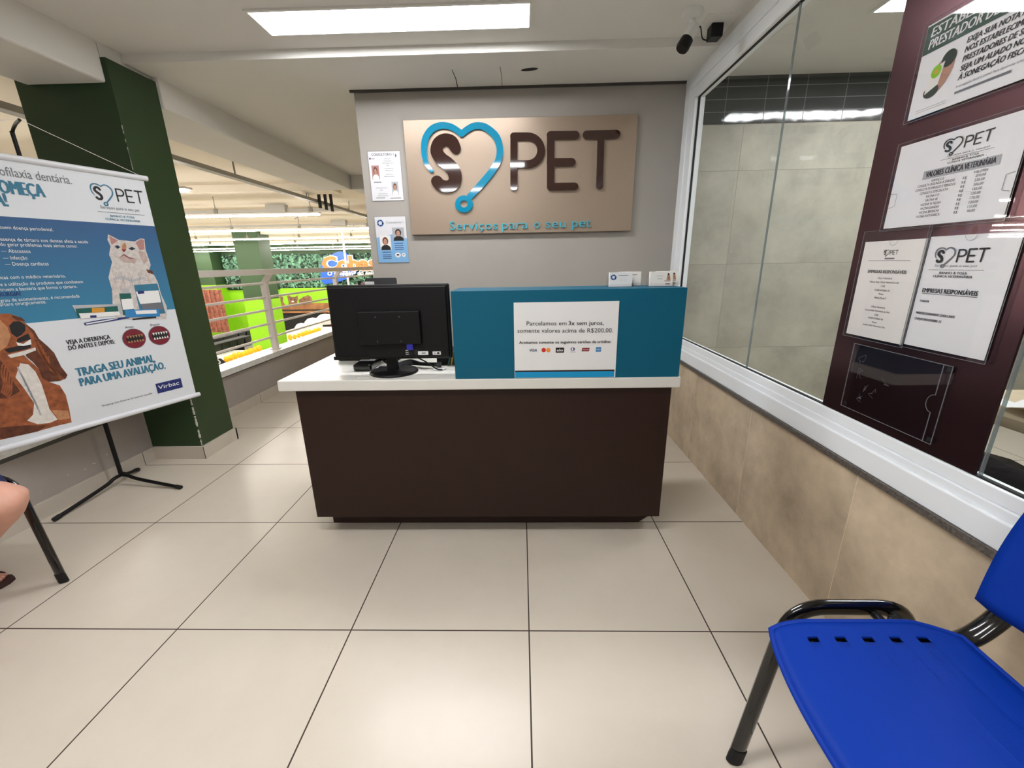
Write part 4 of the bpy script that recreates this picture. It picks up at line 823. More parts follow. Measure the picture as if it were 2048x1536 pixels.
for pts, m_, ly in (
  ([(-0.3824,0.8165),(-0.3394,0.8275),(-0.2696,0.823),(-0.2385,0.7508),(-0.2195,0.6841),(-0.1892,0.6584),(-0.1803,0.6089),(-0.1846,0.5388),(-0.1923,0.4718),(-0.2383,0.4743),(-0.3109,0.4733),(-0.413,0.4783),(-0.4607,0.4795)], 'fur_brown', 3),
  ([(-0.2304,0.9585),(-0.211,0.9242),(-0.2052,0.8858),(-0.1868,0.8498),(-0.1717,0.8136),(-0.1641,0.744),(-0.1516,0.7005),(-0.1616,0.6857),(-0.1839,0.6801),(-0.2195,0.6841),(-0.2379,0.7061),(-0.2385,0.7508),(-0.2489,0.7862),(-0.2639,0.8165),(-0.2396,0.8917)], 'fur_dark', 5),
  ([(-0.3824,0.8165),(-0.3419,0.8177),(-0.3321,0.7737),(-0.3301,0.7254),(-0.3191,0.6682),(-0.3633,0.6492),(-0.4213,0.6623)], 'fur_dark', 5),
  ([(-0.2888,0.7899),(-0.3175,0.7327),(-0.305,0.6804),(-0.2903,0.6035),(-0.3067,0.5524),(-0.3305,0.5327),(-0.303,0.5051),(-0.2656,0.4966),(-0.2354,0.503),(-0.2497,0.5612),(-0.2477,0.6182),(-0.2467,0.686),(-0.2519,0.7431),(-0.2657,0.7792)], 'fur_white', 5),
  ([(-0.3392,0.9882),(-0.3077,1.0079),(-0.2737,1.0075),(-0.255,0.9977),(-0.2401,0.9857),(-0.2304,0.9585),(-0.2242,0.9315),(-0.2173,0.8985),(-0.222,0.8564),(-0.2326,0.8369),(-0.2696,0.823),(-0.307,0.8178),(-0.3431,0.8128),(-0.3824,0.8165)], 'fur_brown', 6),
  ([(-0.344,0.9692),(-0.3004,0.9832),(-0.2877,0.9512),(-0.2875,0.9102),(-0.3074,0.8726),(-0.341,0.8483),(-0.3752,0.8453)], 'fur_tan', 7),
  ([(-0.2815,0.9554),(-0.2652,0.971),(-0.2456,0.9709),(-0.2334,0.9511),(-0.238,0.9283),(-0.2553,0.9101),(-0.2716,0.9024),(-0.2827,0.9223)], 'nose_black', 8),
  ([(-0.2653,0.9989),(-0.2366,0.9852),(-0.2279,0.9686),(-0.2537,0.9746)], 'fur_dark', 7), ([(-0.2712,0.8971),(-0.2322,0.9142),(-0.2306,0.8875),(-0.2779,0.8774)], 'nose_black', 8),
  ([(-0.321,0.8597),(-0.281,0.8649),(-0.2382,0.8675),(-0.2384,0.8515),(-0.2715,0.8447),(-0.3117,0.8413)], 'nose_black', 8), ([(-0.2783,0.8828),(-0.2594,0.8714),(-0.232,0.8877),(-0.2346,0.8652),(-0.2598,0.8625),(-0.2769,0.8668)], 'paper', 9),
  ([(-0.3173,0.8331),(-0.2652,0.8408),(-0.2257,0.8491),(-0.2271,0.8358),(-0.2696,0.823),(-0.3104,0.8185)], 'fur_white', 8),
  ([(-0.2436,0.5532),(-0.1906,0.5318),(-0.1935,0.4935),(-0.2323,0.4989)], 'fur_tan', 5),
  ([(-0.4137,0.5311),(-0.3459,0.5158),(-0.2756,0.4886),(-0.3073,0.4719),(-0.413,0.4783),(-0.425,0.4862)], 'fur_dark', 4)):
    ik.poly([(max(u, UL), max(v, ZB + .012)) for u, v in pts], m_, ly)
for pth, m_ in zip([[(-0.2237,0.9261),(-0.2187,0.8774),(-0.2193,0.8288),(-0.2092,0.7827),(-0.2032,0.7506)],[(-0.2198,0.9085),(-0.2165,0.8586),(-0.2152,0.8138),(-0.2049,0.7695),(-0.1985,0.7421)],[(-0.2158,0.8908),(-0.2142,0.8398),(-0.2112,0.7986),(-0.2006,0.7561),(-0.1937,0.7336)],[(-0.2118,0.8729),(-0.212,0.8208),(-0.2071,0.7833),(-0.1963,0.7427),(-0.1889,0.725)],[(-0.2078,0.8548),(-0.2096,0.8016),(-0.2029,0.7679),(-0.1919,0.7292),(-0.1841,0.7164)],[(-0.2038,0.8366),(-0.2073,0.7822),(-0.1988,0.7523),(-0.1875,0.7155),(-0.1792,0.7077)],[(-0.1997,0.8182),(-0.205,0.7628),(-0.1946,0.7366),(-0.1831,0.7018),(-0.1743,0.6989)],[(-0.1955,0.7996),(-0.2026,0.7431),(-0.1903,0.7208),(-0.1786,0.6879),(-0.1694,0.6901)],[(-0.3001,0.7738),(-0.2984,0.7439),(-0.2944,0.7157),(-0.2973,0.6892)],[(-0.2974,0.7437),(-0.2957,0.7134),(-0.2924,0.685),(-0.2946,0.6608)],[(-0.2947,0.7131),(-0.293,0.6825),(-0.2903,0.654),(-0.2919,0.6321)],[(-0.292,0.6822),(-0.2902,0.6512),(-0.2882,0.6226),(-0.2892,0.6031)],[(-0.2892,0.6508),(-0.2874,0.6195),(-0.2861,0.5908),(-0.2864,0.5738)],[(-0.2864,0.6192),(-0.2846,0.5874),(-0.284,0.5586),(-0.2837,0.5441)],[(-0.3403,0.7966),(-0.3534,0.758),(-0.3568,0.7168),(-0.3732,0.679)],[(-0.3356,0.785),(-0.3487,0.7463),(-0.3541,0.7054),(-0.3699,0.6727)],[(-0.3308,0.7733),(-0.344,0.7345),(-0.3514,0.6939),(-0.3667,0.6664)],[(-0.326,0.7616),(-0.3393,0.7225),(-0.3486,0.6824),(-0.3634,0.66)],[(-0.3211,0.7497),(-0.3345,0.7105),(-0.3458,0.6708),(-0.36,0.6535)]], ['fur_brown'] * 8 + ['photo_wall'] * 6 + ['fur_brown'] * 5):
    ik.poly([(max(u, UL), max(v, ZB + .012)) for u, v in ribbon(pth, .0055)], m_, 5.6)
tag(ik.build('dog_picture', bn), 'printed brown spaniel with white chest')

# ================================================================== CHAIRS
def arcs(pts, r=.05, n=6):
    """polyline with rounded corners"""
    P = [Vector(p) for p in pts]; out = [P[0]]
    for i in range(1, len(P) - 1):
        a = (P[i - 1] - P[i]); b = (P[i + 1] - P[i]); rr = min(r, a.length * .45, b.length * .45); A = P[i] + a.normalized() * rr; B_ = P[i] + b.normalized() * rr
        for k in range(n + 1): t_ = k / n; out.append((1 - t_) ** 2 * A + 2 * t_ * (1 - t_) * P[i] + t_ * t_ * B_)
    out.append(P[-1]); return out
def make_chair(loc, label):
    """faces -x, seat centre near the origin; widths along y"""
    t = thing('visitor_chair', loc, label, 'chair')
    o = Vector(loc)
    W = .243
    def add(g, name, par=t): g.v = [(x + o.x, y + o.y, z + o.z) for x, y, z in g.v]; return g.build(name, par)
    # seat shell: outline rounded, dished, with slots and grooves
    NX, NY = 44, 54; X0, X1 = -.185, .187
    def half(y):       # front edge bulges, rear corners cut
        return X0 + .012 * (abs(y) / W) ** 4 - .022 * (1 - (y / W) ** 2)
    vs = []; idx = {}; fs = []
    def hgt(x, y):
        z = .452 - .006 * math.exp(-((y) / .16) ** 2) * (1 if x > -.12 else .6) - .012 * max(0, (-x - .150) / .06) ** 2
        z += .006 * max(0, (x - .10) / .1) ** 2
        for s_ in range(5):
            gx = -.103 + .0535 * s_
            d = abs(x - gx) - .010
            if abs(y) < .17 and abs(d) < .0022: z -= .0012
        return z
    slots = [(-.103 + .0535 * s_, .200 * e) for s_ in range(5) for e in (1, -1)]
    xs = [X0 + (X1 - X0) * i / 20 for i in range(21)] + [a + b for a, _ in slots for b in (-.0115, .0115)]; ys = [-W + 2 * W * j / 30 for j in range(31)] + [a + b for _, a in slots for b in (-.0065, .0065)]
    xs += [-.103 + .0535 * k + b for k in range(5) for b in (-.0125, -.0085, .0085, .0125)]
    def cln(v):
        v = sorted(v); o_ = [v[0]]
        for a in v[1:]:
            if a - o_[-1] > .0008: o_.append(a)
        return o_
    xs = cln(xs); ys = cln(ys); NX = len(xs) - 1; NY = len(ys) - 1
    for i, x in enumerate(xs):
        for j, y in enumerate(ys):
            fx = (x - X0) / (X1 - X0); xa = half(y); ww = W - .018 * max(0, 1 - fx / .25) ** 2 - .040 * max(0, (fx - .80) / .2) ** 1.5
            X_ = xa + (X1 - xa) * fx; Y_ = y / W * ww
            idx[i, j] = len(vs); vs.append((X_, Y_, hgt(X_, Y_)))
    for i in range(NX):
        for j in range(NY):
            cx_ = (xs[i] + xs[i + 1]) / 2; cy_ = (ys[j] + ys[j + 1]) / 2
            if any(abs(cx_ - sx) < .0115 and abs(cy_ - sy) < .0065 for sx, sy in slots): continue
            fs.append((idx[i, j], idx[i + 1, j], idx[i + 1, j + 1], idx[i, j + 1]))
    g = G(); g.add(vs, fs, 'blue_plastic', True)
    st = add(g, 'seat'); md = st.modifiers.new('thick', 'SOLIDIFY'); md.thickness = .006; md.offset = -1
    # rolled rim
    ring = [idx[i, 0] for i in range(NX + 1)] + [idx[NX, j] for j in range(1, NY + 1)] + [idx[i, NY] for i in range(NX - 1, -1, -1)] + [idx[0, j] for j in range(NY - 1, 0, -1)]
    g = G(); g.tube([(vs[k][0], vs[k][1], vs[k][2] - .003) for k in ring], .0055, 'blue_plastic', 8, closed=True); add(g, 'seat_rim', st)
    # side frames of oval tube
    for e in (1, -1):
        ye = .292 * e
        g = G(); pts = arcs([(-.170, .262 * e, 0.004), (-.088, ye, .438), (.168, ye, .438), (.240, .262 * e, .004)], .075, 8)
        g.tube(pts, .011, 'black_gloss', 14, r2=.019, up=(1, 0, 0)); fr = add(g, 'leg_frame')
        for px_, dx_ in ((-.1705, .0066), (.2405, -.0060)):
            g = G(); g.tube([(px_, .262 * e, 0), (px_ + dx_ * 1.2, .2635 * e, .04)], .0118, 'black_matte', 14, r2=.0198, up=(1, 0, 0)); add(g, 'foot_cap', fr)
        g = G(); pts = arcs([(-.12, .212 * e, .428), (.205, .212 * e, .428), (.268, .214 * e, .50), (.318, .214 * e, .745)], .07, 8); g.tube(pts, .0125, 'black_gloss', 14, r2=.020, up=(0, 1, 0)); add(g, 'back_tube')
    g = G()
    for x in (.085, .125): g = G(); g.tube([(x, -.29, .430), (x, .29, .430)], .009, 'black_plastic', 10); add(g, 'cross_bar')
    for e in (1, -1): g = G(); g.lathe((.10, .252 * e, .436), [(.012, 0), (.012, .010), (.008, .014)], 'black_plastic', 14); add(g, 'bolt')
    # backrest
    vs = []; fs = []; NZ, NY2 = 14, 24
    for i in range(NZ + 1):
        for j in range(NY2 + 1):
            v = j / NY2 * 2 - 1; s_ = i / NZ; wy = .240 + .010 * math.sin(s_ * PI); Y_ = v * wy
            zc = .505 + s_ * .285; cor = max(0, abs(v) - .86) / .14; zc += (1 if s_ < .5 else -1) * .008 * cor ** 2 * abs(1 - 2 * s_)
            x = .238 + .060 * s_ + .030 * (1 - v * v) - .004 * (1 if abs(v) > .78 or s_ < .15 or s_ > .85 else 0)
            vs.append((x, Y_, zc))
    for i in range(NZ):
        for j in range(NY2): a = i * (NY2 + 1) + j; fs.append((a, a + 1, a + NY2 + 2, a + NY2 + 1))
    g = G(); g.add(vs, fs, 'blue_plastic', True); b_ = add(g, 'backrest'); md = b_.modifiers.new('thick', 'SOLIDIFY'); md.thickness = .012; md.offset = 0
    return t
ch = make_chair((.665, -.630, 0), 'blue plastic visitor chair with black oval-tube frame against the tiled wall under the window')
c2 = ch.copy(); COL.objects.link(c2); tag(c2, 'chair against the low wall on which the person sits, its black front leg showing', 'chair')
for k in list(ch.children):
    a = k.copy(); COL.objects.link(a); a.parent = c2
    for k2 in list(k.children): b_ = k2.copy(); COL.objects.link(b_); b_.parent = a
c2.location = (-2.005, -.045, 0); c2.rotation_euler = (0, 0, PI)

# ================================================================== PERSON (seated, at the left edge)
def skin_mesh(name, verts, edges, radii, m, parent, sub=2, root=0):
    me = bpy.data.meshes.new(name); o0 = wloc(parent) if parent else Vector((0, 0, 0))
    me.from_pydata([tuple(Vector(v) - o0) for v in verts], edges, []); o = bpy.data.objects.new(name, me); COL.objects.link(o)
    md = o.modifiers.new('skin', 'SKIN'); md.use_smooth_shade = True
    for i, r in enumerate(radii):
        sv = me.skin_vertices[0].data[i]; sv.radius = (r, r) if not isinstance(r, tuple) else r; sv.use_root = (i == root)
    s2 = o.modifiers.new('sub', 'SUBSURF'); s2.levels = sub; s2.render_levels = sub
    bpy.context.view_layer.update()
    nm = bpy.data.meshes.new_from_object(o.evaluated_get(bpy.context.evaluated_depsgraph_get()))
    o.modifiers.clear(); o.data = nm; nm.materials.clear(); nm.materials.append(M[m])
    for p_ in nm.polygons: p_.use_smooth = True
    if parent: o.parent = parent
    return o
KNEE = Vector((-1.690, .062, .458)); FOOT = Vector((-2.235, .185, .075))
per = thing('person', (-2.15, -.04, 0), 'seated person in navy shorts and dark sandals, bare knee at the left edge', 'person')
V = []; E_ = []; Rr = []
def nd(p, r, par=None):
    V.append(Vector(p)); Rr.append(r)
    if par is not None: E_.append((par, len(V) - 1))
    return len(V) - 1
pelvis = nd((-2.20, -.04, .555), .125); ab = nd((-2.22, -.04, .72), .125, pelvis); chst = nd((-2.22, -.04, .92), .145, ab); shl = nd((-2.22, -.04, 1.03), .11, chst); nk = nd((-2.20, -.04, 1.12), .055, shl); hd0 = nd((-2.185, -.04, 1.19), .078, nk); hd1 = nd((-2.185, -.04, 1.29), .085, hd0)
for s_, kn, ft in ((1, KNEE, FOOT), (-1, Vector((-1.72, -.20, .50)), Vector((-1.80, -.22, .075)))):
    h_ = nd((-2.12, -.04 + s_ * .09, .535), .085, pelvis); th = nd(Vector((-2.12, -.04 + s_ * .09, .535)).lerp(kn, .5) + Vector((0, 0, .005)), .078, h_); k0 = nd(kn + Vector((-.06, 0, .004)), .067, th); k1 = nd(kn, .064, k0)
    k2 = nd(kn + (ft - kn) * .17, .050, k1); ca = nd(kn + (ft - kn) * .45, .053, k2); an = nd(kn + (ft - kn) * .92, .031, ca); he = nd(ft + Vector((-.02, 0, -.025)), .032, an)
    fwd = Vector((1, .10 * s_, 0)).normalized(); md_ = nd(ft + fwd * .07 + Vector((0, 0, -.035)), .030, he); bl_ = nd(ft + fwd * .125 + Vector((0, 0, -.048)), .026, md_)
    sd = Vector((fwd.y, -fwd.x, 0))
    for j, (off, ln_) in enumerate(((.030 * s_, .050), (.012 * s_, .052), (-.002 * s_, .045), (-.015 * s_, .038), (-.028 * s_, .030))):
        r_t = .012 if j == 0 else .0085
        t0 = nd(ft + fwd * .140 + sd * off + Vector((0, 0, -.053)), r_t, bl_); nd(ft + fwd * (.140 + ln_ * .7) + sd * off * 1.1 + Vector((0, 0, -.058)), r_t * .95, t0)
    # arm resting on the thigh
    a0 = nd((-2.22, -.04 + s_ * .19, 1.00), .060, shl); el = nd((-2.17, -.04 + s_ * .25, .74), .042, a0); wr = nd((-1.97, -.04 + s_ * .15, .655), .026, el); pa = nd((-1.905, -.04 + s_ * .13, .640), .030, wr)
    for j in range(4):
        o_ = (j - 1.5) * .019; L_ = (.055, .065, .060, .045)[j]; f0 = nd((-1.87, -.04 + s_ * .13 + o_, .638), .010, pa); f1 = nd((-1.87 + L_ * .55, -.04 + s_ * .13 + o_ * 1.1, .634), .009, f0); nd((-1.87 + L_, -.04 + s_ * .13 + o_ * 1.1, .618), .008, f1)
    t0 = nd((-1.92, -.04 + s_ * .13 - s_ * .036, .640), .011, pa); nd((-1.885, -.04 + s_ * .13 - s_ * .052, .630), .009, t0)
skin_mesh('body', V, E_, Rr, 'skin', per)
# clothing
V = []; E_ = []; Rr = []
p0 = nd((-2.20, -.04, .57), .140); w0 = nd((-2.22, -.04, .66), .140, p0)
for s_, kn in ((1, KNEE), (-1, Vector((-1.72, -.20, .50)))):
    h_ = nd((-2.12, -.04 + s_ * .09, .54), .102, p0); e1 = Vector((-2.12, -.04 + s_ * .09, .54)).lerp(kn, .45) + Vector((0, 0, .008)); e2 = Vector((-2.12, -.04 + s_ * .09, .54)).lerp(kn, .90) + Vector((0, 0, .014)); a = nd(e1, .094, h_); nd(e2, .079, a)
skin_mesh('shorts', V, E_, Rr, 'shorts_navy', per)
V = []; E_ = []; Rr = []
p0 = nd((-2.22, -.04, .70), .145); c0 = nd((-2.22, -.04, .93), .160, p0); s0 = nd((-2.22, -.04, 1.045), .115, c0); nd((-2.21, -.04, 1.10), .070, s0)
for s_ in (1, -1): a = nd((-2.22, -.04 + s_ * .19, 1.00), .072, s0); nd((-2.195, -.04 + s_ * .23, .86), .064, a)
skin_mesh('shirt', V, E_, Rr, 'shirt_grey', per)
g = G(); bm = bmesh.new(); bmesh.ops.create_uvsphere(bm, u_segments=24, v_segments=14, radius=1)
for v in bm.verts:
    v.co = Vector((-2.195 + v.co.x * .098, -.04 + v.co.y * .092, 1.275 + v.co.z * .115))
bmesh.ops.delete(bm, geom=[v for v in bm.verts if v.co.z < 1.21 or (v.co.x > -2.14 and v.co.z < 1.325)], context='VERTS'); g.bm(bm, 'hair_dark', True); g.build('hair', per)
g = G()
for s_ in (1, -1): g.lathe((-2.102, -.04 + s_ * .032, 1.262), [(.010, 0), (.010, .003), (.0, .006)], 'paper', 12, (1, 0, 0)); g.lathe((-2.097, -.04 + s_ * .032, 1.262), [(.0045, 0), (.0, .003)], 'nose_black', 10, (1, 0, 0))
g.build('eye', per)
g = G(); g.tube([(-2.103, -.04, 1.262), (-2.088, -.04, 1.238), (-2.105, -.04, 1.228)], [.008, .013, .008], 'skin', 10); g.build('nose', per)
g = G(); g.tube([(-2.106, -.064, 1.196), (-2.098, -.04, 1.194), (-2.106, -.016, 1.196)], [.003, .006, .003], 'mouth_red', 8); g.build('mouth', per)
for s_, ft in ((1, FOOT), (-1, Vector((-1.80, -.22, .075)))):
    fwd = Vector((1, .10 * s_, 0)).normalized(); sd = Vector((fwd.y, -fwd.x, 0)); g = G()
    out = [(-.055, .026), (-.02, .034), (.05, .036), (.12, .044), (.165, .042), (.192, .026), (.198, 0)]
    ring = [(a, b) for a, b in out] + [(a, -b) for a, b in out[::-1][1:]]
    n = len(ring); vs = [Vector((ft.x, ft.y, 0)) + fwd * a + sd * b + Vector((0, 0, z)) for z in (0, .012) for a, b in ring]
    g.add(vs, [list(range(n))[::-1], list(range(n, 2 * n))] + [(i, (i + 1) % n, (i + 1) % n + n, i + n) for i in range(n)], 'sandal')
    for a, hh in ((.135, .040), (.045, .062)): g.tube([Vector((ft.x, ft.y, .008)) + fwd * a + sd * (.044 * math.cos(t_ * PI / 8)) + Vector((0, 0, hh * math.sin(t_ * PI / 8))) for t_ in range(9)], .0035, 'sandal', 8, r2=.012, up=tuple(fwd))
    g.build('sandal', per)

# ================================================================== SHOP HALL BELOW
def prop_box(name, b, m, label, cat, group=None, bev=0):
    g = G(); g.box(*b, m, bev); return tag(g.build(name), label, cat, group)
# pillars
t = thing('pillar', (-8.4, 12.3, -3), 'green pillar with a lime lower half standing in the shop hall beyond the railing', 'pillar')
g = G(); g.box(-8.80, 12.0, -3, -8.03, 12.62, 2.26, 'hall_green'); g.build('shaft', t)
g = G(); g.box(-8.815, 11.985, -3, -8.015, 12.635, .205, 'lime'); g.build('cladding', t)
t = thing('pillar', (-15.6, 19.2, -3), 'dark green pillar at the hall back wall, left of the leafy hedge', 'pillar')
g = G(); g.box(-17.6, 19.1, -3, -15.75, 19.97, 2.26, 'hall_dark_green'); g.build('shaft', t)
g = G(); g.box(-15.75, 19.2, -3, -14.9, 19.97, 2.26, 'hall_green'); g.build('side', t)
g = G(); g.box(-15.74, 19.19, -3, -14.89, 19.97, .4, 'lime'); g.build('cladding', t)
# leafy hedge on the back wall
g = G(); random.seed(11)
g.box(-14.85, 19.86, .14, 3, 19.96, 1.78, 'hall_dark_green')
for k in range(3600):
    x = random.uniform(-14.75, -5.5); z = random.uniform(.22, 1.76); y = 19.84 - random.uniform(0, .04); a = random.uniform(0, PI); r = random.uniform(.05, .10); ti = random.uniform(-.03, .03)
    g.add([(x + r * math.cos(a), y + ti, z + r * math.sin(a)), (x - r * .5 * math.sin(a), y - .03, z + r * .5 * math.cos(a)), (x - r * math.cos(a), y - ti, z - r * math.sin(a)), (x + r * .5 * math.sin(a), y - .01, z - r * .5 * math.cos(a))], [(0, 1, 2, 3)], 'hedge')
tag(g.build('leafy_hedge'), 'wall of dark and pale green leaves behind the blue and orange shop sign', 'hedge', kind='stuff')
# shop sign
t = thing('shop_sign', (-8.2, 19.7, .2), 'round blue shop sign with orange Cobasi lettering on the hedge wall', 'sign')
ik = Ink((0, 19.74, 0), (1, 0, 0), (0, 0, 1))
q = [(-9.923,0.537),(-9.817,1.252),(-9.644,1.578),(-9.281,1.689),(-9.068,1.801),(-8.813,1.867),(-8.521,1.838),(-8.392,1.697),(-8.299,1.462),(-8.286,1.179),(-8.076,0.867),(-8.483,0.61),(-9.217,0.381),(-9.776,0.342)]
ik.poly(q, 'brand_blue', 1, .08); ik.build('blob', t)
ik = Ink((0, 19.64, 0), (1, 0, 0), (0, 0, 1)); q = [(-9.734,0.991),(-7.116,1.137),(-9.545,0.75),(-7.306,0.762)]
ik.text('Cobasi', (q[0][0], q[0][1]), (q[1][0] + .32, q[0][1]), .62, 'paper', 1, .085, 0, .03); ik.text('Cobasi', (q[0][0], q[0][1]), (q[1][0] + .32, q[0][1]), .62, 'brand_orange', 4, .045, 0, .05)
ik.text('O shopping do seu animal', (q[2][0], q[2][1]), (q[3][0] + .9, q[2][1]), .19, 'paper', 4, .03, .15, .02); ik.build('lettering', t)
# white sign pole in front
g = G(); q = [(-4.168,1.689),(-4.152,0.623)]
g.tube([(q[0][0], 9, 1.95), (q[0][0], 9, -3)], .025, 'white_metal', 10); tag(g.build('thin_pole'), 'thin white pole standing in front of the orange shop lettering', 'pole')
# mural with kittens on a log
t = thing('mural_board', (-10.5, 19.9, -.7), 'lime mural showing two tabby kittens lying on a log', 'mural')
mb = [(-12.06,0.161),(-9.337,0.118),(-12.214,-0.701),(-9.458,-0.741),(-12.25,-0.901),(-9.475,-0.866)]
g = G(); g.box(mb[0][0], 19.72, mb[5][1], mb[1][0] + 3, 19.8, mb[0][1], 'lime'); g.build('board', t)
ik = Ink((0, 19.715, 0), (1, 0, 0), (0, 0, 1))
def Q(pts): return pts
ik.poly([(-12.223,-0.702),(-11.175,-0.568),(-9.443,-0.594),(-9.485,-0.892),(-12.268,-0.952)], 'wood', 2)
for pts, m_ in (([(-11.778,-0.213),(-11.668,-0.165),(-11.584,-0.265),(-11.38,-0.268),(-11.237,-0.171),(-11.215,-0.344),(-11.32,-0.516),(-11.2,-0.717),(-11.766,-0.734),(-11.749,-0.485)], 'tabby'), ([(-11.227,-0.418),(-10.974,-0.274),(-10.704,-0.18),(-10.568,-0.28),(-10.522,-0.479),(-10.622,-0.626),(-11.195,-0.692)], 'tabby'), ([(-12.134,-0.207),(-11.991,-0.259),(-12.034,-0.506),(-11.933,-0.657),(-12.223,-0.702)], 'tabby')): ik.poly(pts, m_, 4)
for c_ in [(-11.605,-0.388),(-11.426,-0.391)]: ik.poly(ell(c_[0], c_[1], .03, .03, 8), 'nose_black', 5)
for c_ in [(-11.532,-0.488)]: ik.poly(ell(c_[0], c_[1], .07, .04, 8), 'fur_white', 5)
ik.build('picture', t)
t = thing('brown_hanging', (-15, 17.5, -2), 'tall brown wood-look hanging with a small orange mark, left end of the hall view', 'hanging')
q = [(-14.614,0.262),(-13.506,0.311),(-13.567,-1.556),(-14.883,-1.654),(-14.435,-0.54),(-14.181,-0.544)]
g = G(); g.box(q[0][0] - .8, 17.5, q[3][1], q[1][0], 17.56, q[0][1], 'curtain_brown')
for k in range(9): x = q[0][0] - .7 + k * .21; g.tube([(x, 17.49, q[3][1]), (x, 17.49, q[0][1])], .05, 'curtain_brown', 8)
g.build('cloth', t)
ik = Ink((0, 17.43, 0), (1, 0, 0), (0, 0, 1)); ik.text('oi', (q[4][0], q[4][1]), (q[5][0], q[4][1]), .22, 'brand_orange', 1, .05); ik.build('lettering', t)
# display units
def gondola(x0, y0, x1, y1, zt, label, topm='laminate_white', m='white_plastic'):
    t = thing('display_unit', ((x0 + x1) / 2, (y0 + y1) / 2, -3), label, 'display unit')
    g = G(); g.box(x0, y0, -3, x1, y1, zt - .04, m); g.build('body', t)
    g = G(); g.box(x0 - .02, y0 - .02, zt - .04, x1 + .02, y1 + .02, zt, topm); g.build('top', t)
    for k in range(3): g = G(); g.box(x0 - .01, y0 - .16, -2.7 + k * .38, x1, y0 + .01, -2.67 + k * .38, m); g.build('shelf', t)
    return t
q = [(-8.408,9.557),(-8.217,11.494),(-10.585,12.889),(-8.369,12.744),(-8.513,13.316),(-8.435,16.769),(-9.38,15.618),(-9.609,19.372)]
gondola(-12.6, 10.2, -7.9, 11.9, -1.4, 'long white topped display unit with yellow tags in front of the lime pillar')
gondola(-9.95, 13.2, -8.0, 17.0, -1.4, 'white topped display unit with yellow tags right of the lime pillar')
random.seed(3)
tg = [(-8.336,10.054),(-8.349,10.24),(-8.362,10.432),(-8.422,10.699),(-8.343,10.763),(-8.309,10.899),(-8.371,11.187),(-8.385,11.41),(-8.351,11.56),(-8.465,13.602),(-8.406,13.804),(-8.425,14.125),(-8.384,14.342),(-8.341,14.565),(-8.359,14.918),(-8.315,15.157),(-8.269,15.403)]
first = None
for k, (x, y) in enumerate(tg):
    if k in (0,):
        g = G(); bm = bmesh.new(); bmesh.ops.create_uvsphere(bm, u_segments=12, v_segments=8, radius=1)
        for v in bm.verts: v.co = Vector((x + v.co.x * .070, y + v.co.y * .09, -1.40 + .10 + v.co.z * .10 + .02 * math.sin(v.co.x * 9)))
        g.bm(bm, 'tag_yellow', True); first = tag(g.build('yellow_bag')); o = first
    else:
        o = first.copy(); COL.objects.link(o); o.location = (x, y, -1.40); o.rotation_euler = (0, 0, random.uniform(0, 3)); o.scale = (random.uniform(.85, 1.05), random.uniform(.85, 1.05), random.uniform(.8, 1.05))
    lf = k < 9
    tag(o, 'yellow bag in the row on the display unit %s of the lime pillar' % ('in front' if lf else 'right'), 'bag', 'yellow bags %s of the lime pillar' % ('in front' if lf else 'to the right'))
t = thing('aisle_sign', (-8.4, 9.7, -1.6), 'dark round aisle sign reading 05 at the foot of the railing view', 'sign')
q = [(-8.344,-1.394),(-8.135,-1.397),(-8.425,-1.323),(-8.231,-1.325)]
ik = Ink((0, 9.7, 0), (1, 0, 0), (0, 0, 1)); R0 = (q[1][0] - q[0][0]) * 1.15; ik.poly(ell(q[0][0], q[0][1], R0, R0, 32), 'nose_black', 0, .03); ik.build('disc', t)
ik = Ink((0, 9.665, 0), (1, 0, 0), (0, 0, 1)); ik.text('05', q[2], (q[3][0], q[2][1]), .16, 'paper', 1, .03); ik.build('lettering', t)
g = G(); g.box(q[0][0] - .02, 9.71, -3, q[0][0] + .02, 9.75, q[0][1], 'white_metal'); g.build('pole', t)
# black tubs behind the front unit
bins = [(-9.599,11.306),(-9.589,11.627),(-9.579,11.964),(-9.569,12.318),(-9.558,12.69),(-10.342,12.371),(-10.332,12.745),(-10.342,13.141),(-10.332,13.556),(-10.341,13.997)]
b0 = None
for k, (x, y) in enumerate(bins):
    if b0 is None:
        b0 = thing('black_tub', (x, y, -1.4), 'x', 'tub')
        g = G(); g.add([(x + sx * .13, y + sy * .14, -1.4) for sx, sy in ((-1, -1), (1, -1), (1, 1), (-1, 1))] + [(x + sx * .165, y + sy * .18, -1.1) for sx, sy in ((-1, -1), (1, -1), (1, 1), (-1, 1))], [(3, 2, 1, 0), (0, 1, 5, 4), (1, 2, 6, 5), (2, 3, 7, 6), (3, 0, 4, 7)], 'black_plastic'); g.build('tub', b0)
        g = G(); g.box(x - .175, y - .19, -1.1, x + .175, y + .19, -1.07, 'black_matte', .01); g.build('lid', b0); o = b0
    else:
        o = b0.copy(); COL.objects.link(o); o.location = (x, y, -1.4)
        for c_ in list(b0.children): cc_ = c_.copy(); COL.objects.link(cc_); cc_.parent = o
    tag(o, 'black lidded tub in the %s row behind the left display unit' % ('front' if k < 5 else 'rear'), 'tub', 'black tubs, %s row' % ('front' if k < 5 else 'rear'))
gondola(-14.6, 12.15, -10.05, 14.6, -1.4, 'low dark display unit carrying the black tubs', 'black_matte', 'black_matte')
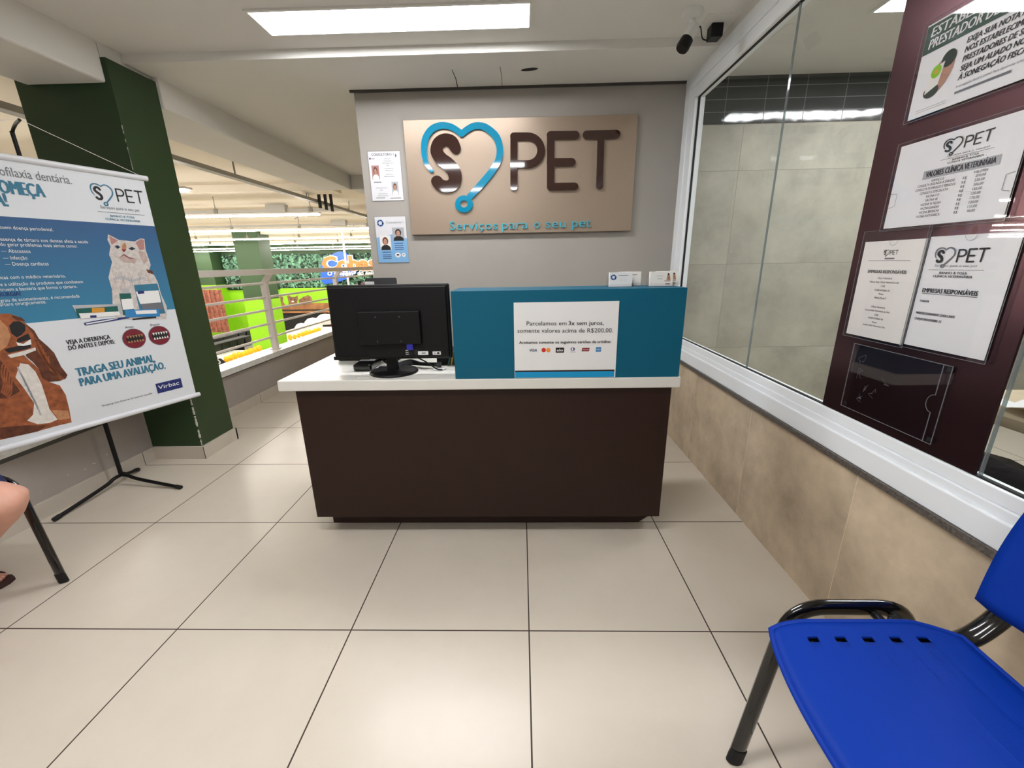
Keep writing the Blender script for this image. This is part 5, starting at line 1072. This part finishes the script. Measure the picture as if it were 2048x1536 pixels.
# dark shelving under the mural
t = thing('shelving', (-9.8, 19, -3), 'black shelving wall below the kitten mural', 'shelving')
q = [(-10.834,-0.786),(-9.707,-1.828),(-9.433,-0.807),(-8.336,-0.871),(-8.088,-2.853)]
g = G(); g.box(mb[0][0] - .2, 18.9, -3, -9.45, 19.7, mb[5][1] - .02, 'black_matte'); g.build('cabinet', t)
g = G(); g.box(-9.45, 18.95, -3, -7.0, 19.7, mb[5][1] - .1, 'brick_red'); g.build('red_panel', t)
g = G(); g.box(mb[0][0] - .2, 18.8, mb[5][1] - .10, -7.0, 18.9, mb[5][1] - .02, 'wood'); g.build('wood_rail', t)
# white pet beds on the right unit
for k, ((x, y), r, lb_) in enumerate(zip([(-9.07,16.597),(-9.185,18.045),(-8.701,14.944)], (.36, .42, .28), ('white domed pet bed on the unit right of the lime pillar, middle of the three', 'white domed pet bed nearest the monitor edge, on the unit right of the lime pillar', 'small white domed pet bed closest to the lime pillar'))):
    g = G(); g.lathe((x, y, -1.4), [(r, 0), (r * 1.05, .12), (r * .9, .3), (r * .55, .42), (0, .46)], 'white_plastic', 24); tag(g.build('pet_bed'), lb_, 'pet bed', 'white domed pet beds')

# ================================================================== BEYOND THE GLASS, LOWER RIGHT
t = thing('grooming_table', (1.75, -.1, 0), 'table with a beige cloth top and rounded edge behind the glass at the right edge', 'table')
g = G(); g.box(1.36, -.75, .70, 2.15, .28, .745, 'cloth_beige', .02); g.build('tabletop', t)
for sx in (1.45, 2.10):
    for sy in (-.70, .23): g = G(); g.tube([(sx, sy, 0), (sx, sy, .70)], .018, 'grey_plastic', 10); g.build('leg', t)
g = G(); random.seed(5)
NXs = 14
vs = [(1.38 + .40 * i / NXs, -.45 + .55 * j / NXs, .748 + .02 * abs(math.sin(i * 1.3 + j * .7)) + .012 * random.random()) for i in range(NXs + 1) for j in range(NXs + 1)]
g.add(vs, [(i * (NXs + 1) + j, (i + 1) * (NXs + 1) + j, (i + 1) * (NXs + 1) + j + 1, i * (NXs + 1) + j + 1) for i in range(NXs) for j in range(NXs)], 'paper', True); tag(g.build('plastic_sheet'), 'crumpled white plastic sheet lying on the beige table behind the glass', 'plastic sheet')
g = G(); bm = bmesh.new(); bmesh.ops.create_icosphere(bm, subdivisions=4, radius=1); random.seed(9)
for v in bm.verts:
    c_ = v.co.copy(); f_2 = 1 + .10 * math.sin(c_.x * 7 + c_.z * 4) + .07 * math.sin(c_.y * 11 + 2)
    v.co = Vector((1.36 + c_.x * .22 * f_2, -.26 + c_.y * .50 * f_2, max(0, .35 + c_.z * .30 * f_2)))
g.bm(bm, 'bag_black', True); tag(g.build('black_sack'), 'large crumpled black sack below the beige table behind the glass', 'sack')

t = thing('cabinet', (2.3, -.2, 0), 'dark cabinet standing behind the beige table, seen through the glass at the right edge', 'cabinet')
g = G(); g.box(2.22, -.9, 0, 2.6, .18, 1.02, 'black_matte', .004); g.build('body', t)
g = G(); g.box(2.212, -.86, .10, 2.219, -.38, .98, 'black_plastic', .002); g.build('door', t)
g = G(); g.box(2.212, -.36, .10, 2.219, .14, .98, 'black_plastic', .002); g.build('door', t)
